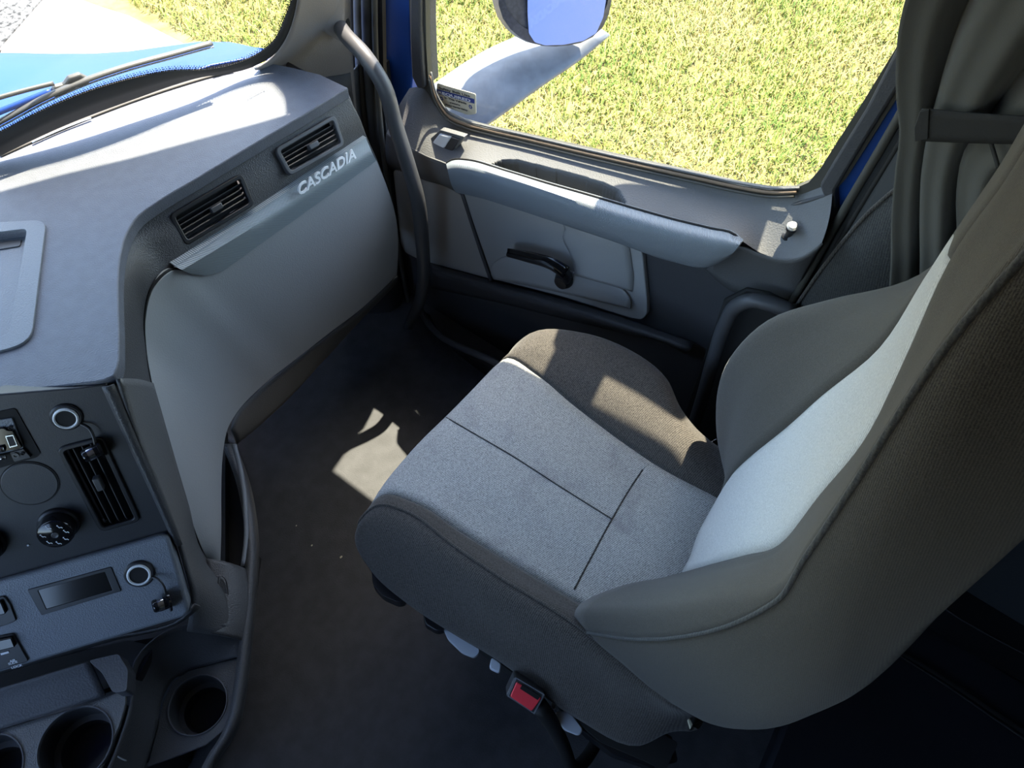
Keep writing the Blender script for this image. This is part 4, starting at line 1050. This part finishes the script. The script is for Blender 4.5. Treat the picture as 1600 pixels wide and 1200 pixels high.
# light rim of the side pocket
rimc = cat([P(a, b, z=zz) for a, b, zz in ((366, 695, .405), (378, 745, .39), (384, 800, .38), (385, 840, .375), (380, 885, .372))], 30)
tube('pocket_rim', rimc, .0045, M['panel_grey'], fc, n=30, seg=8)
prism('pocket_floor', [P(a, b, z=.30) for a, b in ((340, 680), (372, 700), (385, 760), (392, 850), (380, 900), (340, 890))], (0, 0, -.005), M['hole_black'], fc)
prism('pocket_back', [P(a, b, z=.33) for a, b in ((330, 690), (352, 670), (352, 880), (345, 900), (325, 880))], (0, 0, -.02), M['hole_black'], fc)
# shoulder below the leg carrying the small oval button
sh_a = [P(a, b, z=zz) for a, b, zz in ((322, 872, .41), (325, 920, .405), (318, 960, .41), (300, 985, .43))]
sh_b = [P(a, b, z=zz) for a, b, zz in ((385, 890, .372), (391, 940, .372), (388, 975, .370), (381, 1002, .370))]
G = fine([sh_a, [(a+b)/2+Vector((0, 0, .010)) for a, b in zip(sh_a, sh_b)], sh_b], 20, 10)
grid('console_shoulder', G, M['dash_dark'], fc, thick=.004)
sc_ = P(348, 921, z=.40); 
bpl = plane((-.1, -.55, .8), sc_+Vector((0, -.004, .006)))
tube('oval_button', cat([P(a, b, pl=bpl) for a, b in ((344, 899), (341, 912), (343, 930), (352, 944), (356, 935), (355, 915), (350, 902))], 30, closed=True), .0012, M['frame_grey'], fc, n=30, seg=6)
prism('oval_button', roundpoly([P(a, b, pl=bpl) for a, b in ((344, 901), (342, 928), (352, 942), (355, 934), (354, 914))], .006), -bpl[0]*.003, M['frame_grey'], fc, .001)
# cup holders: plate with a hole, cylindrical well with a step
def cupplate(name, outl, z, holes, m):
    hs = []; k = 40
    for cx, cy, rx in holes:
        c = P(cx, cy, z=z); r = (P(cx+rx, cy, z=z)-P(cx-rx, cy, z=z)).length/2
        hs.append((c, r))
    prism(name, [P(a, b, z=z) for a, b in outl], (0, 0, -.006), M[m], fc, .0015, holes=[[c+Vector((math.cos(2*math.pi*i/k), math.sin(2*math.pi*i/k), 0))*r for i in range(k)] for c, r in hs])
    for c, r in hs:
        rt = empty('cup_holder', (0, 0, 0)); rt.parent = fc
        lathe('rim', c, (0, 0, 1), [(r*.985, -.004), (r*.985, .001), (r*1.0, .0022), (r*1.03, .002), (r*1.035, -.001)], M['handle_grey'], rt, 48, closed=True)
        lathe('well', c, (0, 0, 1), [(r, 0), (r*.97, -.045), (r*.80, -.047), (r*.78, -.075), (0, -.075), (0, -.078), (r*.85, -.078), (r*1.01, -.05), (r*1.02, -.003)], M['panel_black'], rt, 48, caps=False)
cupplate('console_plate', [(377, 1026), (375, 1070), (365, 1105), (352, 1140), (322, 1164), (275, 1182), (225, 1200), (215, 1230), (180, 1230), (232, 1190), (247, 1130), (253, 1099), (269, 1067), (294, 1048), (330, 1038)], .365, [(309, 1101, 44.5)], 'dash_dark')
# wall between the plates
wA = [P(a, b, z=.367) for a, b in ((380, 1024), (330, 1037), (292, 1047), (267, 1065), (251, 1098), (245, 1131), (225, 1200), (210, 1240))]
wB = [P(a, b, z=zz) for a, b, zz in ((383, 1004, .368), (336, 1012, .385), (285, 1020, .40), (243, 1045, .405), (226, 1085, .405), (220, 1125, .405), (195, 1200, .405), (185, 1240, .405))]
wC = [P(a, b, z=zz) for a, b, zz in ((384, 975, .368), (345, 975, .41), (300, 975, .44), (262, 985, .45), (215, 1025, .45), (202, 1110, .45), (178, 1180, .45), (150, 1240, .45))]
loft('console_slope', [wA, wB, wC], M['door_dark'], fc, n=30, S=5, thick=.003)
cupplate('cup_tray', [(-160, 1190), (-60, 1160), (0, 1140), (120, 1105), (196, 1078), (196, 1100), (186, 1135), (165, 1180), (140, 1240), (-160, 1400)], .455, [(118, 1163, 56), (-24, 1208, 57)], 'frame_grey')
# storage lip above the cup tray
tl0 = [P(a, b, z=.475) for a, b in ((-150, 1140), (0, 1097), (100, 1068), (150, 1052))]
tl1 = [P(a, b, z=.49) for a, b in ((-150, 1118), (0, 1075), (100, 1045), (140, 1033))]
tl2 = [P(a, b, z=.46) for a, b in ((-150, 1180), (0, 1140), (100, 1108), (165, 1086))]
loft('storage_lip', [tl1, tl0, tl2], M['door_dark'], fc, n=24, S=5, thick=.004)
ar0 = [P(a, b, z=.50) for a, b in ((136, 1030), (155, 1052), (170, 1080))]
prism('storage_clip', roundpoly([P(a, b, z=.50) for a, b in ((138, 1032), (185, 1021), (200, 1046), (198, 1080), (176, 1082), (160, 1052))], .005), (0, 0, -.03), M['door_dark'], fc, .003)
prism('storage_floor', [P(a, b, z=.44) for a, b in ((-160, 1080), (0, 1050), (200, 1000), (240, 1010), (215, 1060), (-160, 1180))], (0, 0, -.02), M['black_plastic'], fc)
def core(pts, z, k):
    q = [P(a, b, z=.4) for a, b in pts]; c = sum(q, Vector())/len(q)
    prism('console_core', [Vector(((c+(p-c)*k).x, (c+(p-c)*k).y, z)) for p in q], (0, 0, -z), M['black_plastic'], fc)
core([(-160, 1150), (0, 1120), (196, 1078), (186, 1135), (120, 1220), (-160, 1280)], .37, .86)
core([(-160, 1050), (200, 990), (330, 960), (370, 700), (300, 800), (100, 900)], .27, .72)
tube('emblem_print', [P(184, 1182, z=.458), P(191, 1186, z=.458), P(198, 1189, z=.458)], .0012, M['slat_grey'], fc, n=8, seg=5)

# ================================================================== GRAB HANDLES
gh = root('grab_handle', P(530, 40, x=.885), 'long curved grey grab handle beside the windshield pillar and dashboard', 'grab handle')
gpts = [P(528, 36, x=.90), P(540, 55, x=.875), P(572, 90, x=.86), P(600, 135, x=.86), P(616, 190, x=.86), P(638, 260, x=.86), P(652, 310, x=.86), P(659, 370, x=.86), P(662, 420, x=.862), P(657, 465, x=.868), P(642, 500, x=.885), P(630, 525, x=.91)]
tube('rail', gpts, [.0135, .0145, .015, .0155, .016, .016, .0155, .015, .0145, .014, .0135, .013], M['handle_grey'], gh, n=70, seg=18)
lathe('mount_collar', P(530, 38, x=.905), (P(540, 55, x=.875)-P(528, 36, x=.905)), [(.022, -.012), (.021, 0), (.016, .004)], M['rubber'], gh, 24)
gh2 = root('grab_handle', P(1170, 470, x=.92), 'short bent grey grab handle beside the door rear edge and the seat', 'grab handle')
tube('rail', [P(1240, 488, x=.935), P(1205, 475, x=.93), P(1178, 469, x=.925), P(1152, 477, x=.922), P(1134, 505, x=.922), P(1118, 550, x=.925), P(1098, 620, x=.93), P(1075, 690, x=.935)], .0135, M['handle_grey'], gh2, n=50, seg=16)

# ================================================================== PASSENGER SEAT
def outward(o, c):
    """turns the face normals away from the point c inside the cushion"""
    me = o.data; c = Vector(c)
    if sum((p.center-c).normalized().dot(p.normal)*p.area for p in me.polygons) < 0: me.flip_normals()
    return o
seat = root('passenger_seat', (.53, .15, 0), 'dark and light grey fabric passenger seat with high side bolsters', 'seat')
def Z(*pts): return [P(a, b, z=c) for a, b, c in pts]
rws = [
 Z((566, 868, .40), (582, 893, .38), (640, 945, .36), (710, 990, .35), (780, 1030, .34), (900, 1120, .34), (1000, 1165, .36), (1045, 1145, .39)),
 Z((556, 845, .42), (572, 858, .425), (640, 905, .425), (715, 950, .425), (790, 1000, .425), (920, 1072, .43), (1015, 1118, .435), (1056, 1120, .44)),
 Z((562, 815, .45), (592, 788, .49), (640, 800, .505), (705, 848, .51), (780, 900, .515), (885, 965, .52), (1000, 1055, .51), (1052, 1098, .50)),
 Z((570, 804, .45), (597, 772, .485), (648, 784, .497), (725, 833, .495), (800, 879, .492), (905, 941, .488), (1010, 1010, .48), (1060, 1050, .47)),
 Z((640, 708, .46), (655, 694, .478), (715, 711, .49), (790, 760, .49), (862, 805, .488), (948, 862, .484), (1040, 925, .48), (1100, 965, .47)),
 Z((700, 648, .46), (712, 638, .48), (765, 652, .492), (835, 698, .492), (900, 740, .488), (975, 790, .484), (1075, 850, .48), (1130, 890, .47)),
 Z((776, 572, .465), (786, 560, .482), (840, 585, .498), (892, 628, .496), (960, 680, .492), (1030, 728, .488), (1122, 777, .482), (1180, 810, .475)),
 Z((790, 558, .468), (806, 542, .495), (885, 555, .525), (950, 600, .53), (1015, 655, .525), (1062, 700, .515), (1125, 738, .49), (1180, 775, .48)),
 Z((800, 545, .47), (828, 521, .50), (905, 520, .53), (975, 543, .535), (1040, 592, .535), (1064, 640, .515), (1090, 672, .495), (1150, 715, .48)),
]
rows = []
for r in rws:
    f0 = r[0]; b0 = r[-1]
    rows.append([Vector((f0.x, f0.y-.03, .33)), Vector((f0.x, f0.y-.001, f0.z*.55+.33*.45))]+r+[b0+Vector((.03, -.03, -.03)), ])
first = [p+Vector((.05, 0, -.012)) for i, p in enumerate(rows[0])]
last = [p+Vector((.025, 0, -.045)) for p in rows[-1]]; last2 = [p+Vector((.02, 0, -.15)) for p in rows[-1]]
rows = [first]+rows+[last, last2]
RS = [catp(r, 6) for r in rows]          # keeps parameters aligned between rows
ncol = len(RS[0]); S_ = 6
GC = [catp([RS[i][j] for i in range(len(RS))], S_) for j in range(ncol)]   # [col][acrossindex]
def slab(name, a, b, m):
    G = [[GC[j][i] for j in range(ncol)] for i in range(a*S_, b*S_+1)]
    o = outward(grid(name, G, M[m], seat), (.5, .15, .40)); solid(o, .012, -1); return o
for i_ in (4, 7):                        # pull the seams in a little
    for j in range(ncol):
        GC[j][i_*S_] += Vector((0, 0, -.004))
slab('side_bolster', 0, 4, 'seat_dark'); insert_ = slab('cushion_insert', 4, 7, 'seat_light'); slab('side_bolster', 7, len(rows)-1, 'seat_dark')
seam = [GC[j][int(5.5*S_)] for j in range(6, ncol-12)]
# piping and seams
tube('piping', [GC[j][3*S_]+Vector((-.001, 0, .001)) for j in range(8, ncol-3, 2)], .0022, M['seat_dark'], seat, n=60, seg=6)
from mathutils.bvhtree import BVHTree
bpy.context.view_layer.update()
tree_ = BVHTree.FromObject(insert_, bpy.context.evaluated_depsgraph_get())
def on_seat(px, py):
    d = ray(px, py).normalized(); h = tree_.ray_cast(CAM, d)[0]
    return h-d*.0004 if h is not None else P(px, py, z=.49)
def seam_line(pts):
    pts = cat([Vector((a, b, 0)) for a, b in pts], 26)
    tube('seam', [on_seat(v.x, v.y) for v in pts], .0013, M['tweed_dark'], seat, n=60, seg=5)
seam_line([(697, 652), (740, 677), (800, 712), (870, 757), (956, 811)])
seam_line([(897, 921), (925, 868), (956, 811), (985, 762), (1004, 734)])
# --- backrest
def X(*pts): return [P(a, b, x=c) for a, b, c in pts]
bk = [
 X((1138, 745, .73), (1122, 685, .755), (1120, 620, .77), (1140, 560, .775), (1200, 500, .775), (1300, 467, .77), (1420, 440, .76), (1500, 385, .74), (1560, 300, .72), (1640, 190, .70)),
 X((1133, 755, .69), (1135, 700, .71), (1155, 630, .715), (1190, 580, .715), (1250, 540, .71), (1330, 500, .70), (1430, 446, .69), (1498, 378, .68), (1565, 272, .67), (1650, 150, .66)),
 X((1124, 772, .66), (1140, 740, .655), (1170, 710, .645), (1225, 665, .635), (1280, 615, .625), (1370, 540, .615), (1440, 440, .62), (1489, 367, .61), (1560, 262, .60), (1640, 140, .60)),
 X((1092, 830, .58), (1140, 790, .57), (1190, 755, .56), (1240, 715, .55), (1300, 650, .54), (1380, 560, .53), (1443, 447, .54), (1490, 370, .56), (1562, 266, .56), (1645, 145, .56)),
 X((1062, 892, .51), (1110, 878, .48), (1160, 864, .455), (1213, 847, .435), (1280, 765, .425), (1350, 680, .42), (1410, 560, .425), (1480, 405, .44), (1560, 290, .45), (1640, 180, .46)),
 X((975, 914, .435), (1060, 908, .41), (1140, 895, .395), (1225, 862, .38), (1292, 780, .375), (1362, 690, .372), (1430, 575, .375), (1500, 440, .39), (1580, 320, .40), (1650, 230, .41)),
 X((905, 945, .36), (1010, 945, .35), (1110, 930, .345), (1215, 900, .335), (1280, 815, .332), (1345, 725, .332), (1425, 600, .335), (1500, 485, .345), (1590, 370, .355), (1670, 280, .36)),
 X((905, 985, .338), (1000, 998, .326), (1110, 985, .318), (1210, 940, .314), (1252, 880, .314), (1332, 760, .315), (1422, 620, .318), (1502, 510, .325), (1600, 400, .335), (1680, 310, .34)),
 X((960, 1030, .332), (1050, 1060, .318), (1150, 1060, .310), (1250, 1010, .306), (1320, 920, .306), (1400, 800, .308), (1480, 690, .312), (1560, 590, .32), (1650, 500, .33), (1730, 420, .34)),
 X((1050, 1098, .335), (1110, 1131, .328), (1180, 1136, .322), (1243, 1114, .32), (1297, 1083, .32), (1352, 1018, .322), (1452, 918, .328), (1540, 830, .334), (1620, 750, .34), (1700, 660, .35)),
]
b9 = [p+Vector((.05, -.035, 0)) for p in bk[-1]]; b10 = [p+Vector((.22, -.07, 0)) for p in bk[-1]]
b11 = [Vector((.74, p.y-.05, p.z)) for p in bk[-1]]
pre = [p+Vector((.015, -.06, -.01)) for p in bk[0]]
bks = [pre]+bk+[b9, b10, b11]
tc_ = sum((r[-1] for r in bks), Vector())/len(bks)+Vector((0, 0, .05))
bks = [list(r)+[r[-1].lerp(tc_, .45)+Vector((0, 0, .02)), r[-1].lerp(tc_, .97)] for r in bks]
RB_ = [catu(r, 5) for r in bks]; nb = len(RB_[0]); GB = [catu([RB_[i][j] for i in range(len(RB_))], S_) for j in range(nb)]
# the insert ends in a point where the upper back begins
for i_ in (3, 5):
    for j in range(nb): GB[j][i_*S_] += Vector((0, -.004, -.001))
def bslab(name, a, b, m, j0=0, j1=None, sub=1):
    G = [[GB[j][i] for j in range(j0, j1 or nb)] for i in range(a*S_, b*S_+1)]
    o = outward(grid(name, G, M[m], seat), (.53, -.20, .80)); solid(o, .012, -1); return o
bslab('backrest_side', 0, 3, 'back_dark'); bslab('backrest_insert', 3, 5, 'back_light', 0, 36); bslab('backrest_upper', 3, 5, 'back_dark', 35)
bslab('backrest_side', 5, 8, 'back_dark'); bslab('backrest_shell', 8, len(bks)-1, 'back_dark')
tube('piping', [GB[j][8*S_]+Vector((-.001, 0, .0)) for j in range(0, nb, 2)], .0024, M['tweed_dark'], seat, n=80, seg=6)
# --- base under the cushion
box('seat_pan', (.53, .16, .36), (.40, .52, .03), M['black_plastic'], seat, .01)
box('seat_pedestal', (.53, .12, .17), (.34, .40, .34), M['rubber'], seat, .02)
# levers and switches along the near underside
def lv(name, pts, z, t_, m, bv=.003):
    return prism(name, roundpoly([P(a, b, z=z) for a, b in pts], .006), (0, 0, -t_), M[m], seat, bv)
lv('lever', [(580, 885), (582, 912), (597, 930), (622, 941), (634, 938), (630, 920)], .345, .03, 'black_plastic')
lv('lever', [(660, 955), (664, 975), (682, 986), (695, 984), (690, 965)], .335, .025, 'black_plastic')
lv('white_knob', [(692, 980), (700, 998), (722, 1019), (742, 1027), (750, 1018), (740, 1000)], .325, .012, 'white_plastic', .004)
lv('side_rail', [(745, 1010), (860, 1095), (940, 1160), (1010, 1190), (1040, 1205), (1060, 1160), (900, 1080)], .31, .03, 'rubber')
lv('rail_switch', [(768, 1026), (784, 1036), (781, 1052), (764, 1044)], .33, .01, 'white_plastic', .002)
lv('rear_rail', [(870, 1105), (920, 1150), (960, 1180), (1020, 1200), (1060, 1190), (1050, 1150), (1000, 1130)], .305, .03, 'black_plastic', .006)
lv('side_plate', [(866, 1112), (880, 1140), (905, 1150), (912, 1140), (890, 1110)], .312, .006, 'white_plastic', .002)
lv('side_plate', [(862, 1096), (868, 1092), (868, 1108), (862, 1108)], .33, .006, 'light_grey', .001)
# buckle on its stalk
bu = empty('belt_buckle', (0, 0, 0)); bu.parent = seat
bz = .395; bpn = plane((-.35, -.25, .9), P(822, 1088, z=bz))
def BP(pts, o=0): return [P(a, b, pl=bpn)+bpn[0]*o for a, b in pts]
prism('buckle_body', roundpoly(BP([(804, 1057), (853, 1085), (836, 1117), (790, 1087)]), .005), -bpn[0]*.045, M['slat_grey'], bu, .002)
outline('buckle_frame', *BP([(806, 1058), (851, 1085), (835, 1116), (792, 1087)], .0008), .002, M['panel_grey'], bu)
prism('release_button', roundpoly(BP([(807, 1065), (846, 1090), (831, 1111), (797, 1088)], .003), .003), -bpn[0]*.004, M['red_plastic'], bu, .0012)
prism('tongue_slot', roundpoly(BP([(816, 1069), (844, 1087), (840, 1093), (812, 1075)], .0036), .001), -bpn[0]*.003, M['hole_black'], bu)
tube('stalk', [P(842, 1102, z=.36), P(862, 1130, z=.31), P(880, 1165, z=.26), P(895, 1200, z=.2), Vector((.34, -.05, .13)), Vector((.40, -.02, .12))], [.014, .013, .012, .012, .012, .012], M['rubber'], bu, n=24, seg=10)
# torn foam at the rear corner
fo = [P(a, b, z=.42) for a, b in ((1057, 1108), (1072, 1105), (1085, 1112), (1078, 1122), (1083, 1132), (1079, 1139), (1074, 1122), (1063, 1120))]
prism('torn_foam', fo, (0, 0, -.006), M['foam'], seat, .001)
tube('wire', [P(1112, 690, z=.45), P(1118, 687, z=.45), P(1125, 684, z=.46)], .0012, M['silver'], seat, n=6, seg=5)

# ================================================================== CURTAIN
cu = root('curtain', (.9, -.1, .7), 'dark grey sleeper curtain gathered into folds behind the seat', 'curtain')
# outline columns: y positions at the given heights; folds by wavy depth
def cur_rows():
    zs = [1.62, 1.45, 1.30, 1.20, 1.12, 1.075, 1.03, .98, .90, .80, .70]
    out = []
    yl = {1.62: .14, 1.45: .125, 1.30: .11, 1.20: .098, 1.12: .065, 1.075: .040, 1.03: .022, .98: .000, .90: -.040, .80: -.08, .70: -.10}
    yr_ = {1.62: -.62, 1.45: -.55, 1.30: -.46, 1.20: -.38, 1.12: -.27, 1.075: -.20, 1.03: -.21, .98: -.25, .90: -.30, .80: -.34, .70: -.36}
    am = {1.62: .030, 1.45: .030, 1.30: .028, 1.20: .025, 1.12: .018, 1.075: .012, 1.03: .015, .98: .020, .90: .026, .80: .03, .70: .03}
    for z in zs:
        r = []
        for k in range(161):
            s = k/160; y = yl[z]*(1-s)+yr_[z]*s
            ph = s*2*math.pi*5.5+0.5*math.sin(s*9)+z*.8
            x = .895-am[z]*(math.sin(ph)+.35*math.sin(ph*2.1+1))
            r.append(Vector((x, y+.006*math.cos(ph), z)))
        out.append(r)
    return out
cr = cur_rows(); cs_ = [cat([r[j] for r in cr], 60) for j in range(161)]
grid('cloth', [[cs_[j][i] for j in range(161)] for i in range(60)], M['curtain'], cu, thick=.002)
tie = root('curtain_tie', P(1500, 198, x=.87), 'black webbing strap tied round the grey curtain', 'curtain tie')
tr0 = [P(a, b, x=.862) for a, b in ((1440, 170), (1470, 172), (1520, 177), (1570, 180), (1640, 184))]
tr1 = [P(a, b, x=.862) for a, b in ((1440, 220), (1470, 221), (1520, 223), (1570, 224), (1640, 226))]
loft('strap', [tr0, tr1], M['strap_black'], tie, n=24, S=4, thick=.003)
ta = [P(a, b, x=.858) for a, b in ((1437, 174), (1452, 172), (1450, 218), (1429, 222), (1428, 200))]
prism('strap_end', ta, (.004, 0, 0), M['strap_black'], tie, .001)
tube('tie_cord', [P(1548, 222, x=.87), P(1555, 245, x=.865), P(1560, 262, x=.86)], .0025, M['strap_black'], tie, n=8, seg=6)

# ================================================================== SLEEPER CABINET (bottom right)
cb = root('sleeper_cabinet', (.8, -.8, 0), 'dark cabinet base with long grooves behind the passenger seat', 'cabinet')
prism('cabinet_step', [Vector(p) for p in ((.42, -.35, .06), (.94, -.32, .06), (.94, -1.48, .06), (.42, -1.48, .06))], (0, 0, -.06), M['cabinet_dark'], cb, .01)
def zc(a, b): return P(a, b, z=.065)
tube('groove', [zc(1372, 998), zc(1480, 1063), zc(1560, 1117), zc(1625, 1160)], .006, M['hole_black'], cb, n=16, seg=6)
tube('edge_trim', [zc(1364, 1000), zc(1472, 1067), zc(1555, 1124), zc(1625, 1172)], .0015, M['slat_grey'], cb, n=16, seg=5)
pn = [P(1448, 915, z=.16), P(1472, 948, z=.16), P(1530, 985, z=.16), P(1600, 1022, z=.16), P(1660, 1052, z=.16), P(1640, 985, z=.16), P(1600, 965, z=.16), P(1490, 900, z=.16)]
prism('cabinet_panel', pn, (0, 0, -.155), M['black_plastic'], cb, .004)
tube('edge_trim', [p+Vector((0, 0, .002)) for p in pn[:5]], .0012, M['slat_grey'], cb, n=20, seg=5)

# ================================================================== CRUMBS on the floor
cr0 = None
for i_, (a, b, s_, lab) in enumerate(((487, 852, .0035, 'pale crumb on the floor mat, nearest the console'), (533, 870, .0045, 'pale crumb on the floor mat just left of the seat corner'), (463, 821, .0025, 'tiny white crumb highest up on the dark floor mat'))):
    c = P(a, b, z=.0022)
    vs = [c+Vector((random.uniform(.6, 1)*math.cos(k*1.05)*s_, random.uniform(.6, 1)*math.sin(k*1.05)*s_*.6, .0)) for k in range(6)]
    o = prism('crumb', vs, (0, 0, -.0022), M['foam']); tag(o, lab, 'crumb', 'crumbs on the floor mat')
bpy.context.view_layer.update()
# parts were built in world coordinates: keep them there under their roots
for r in ROOTS:
    inv = Matrix.Translation(r.location).inverted()
    for c in r.children: c.matrix_parent_inverse = inv
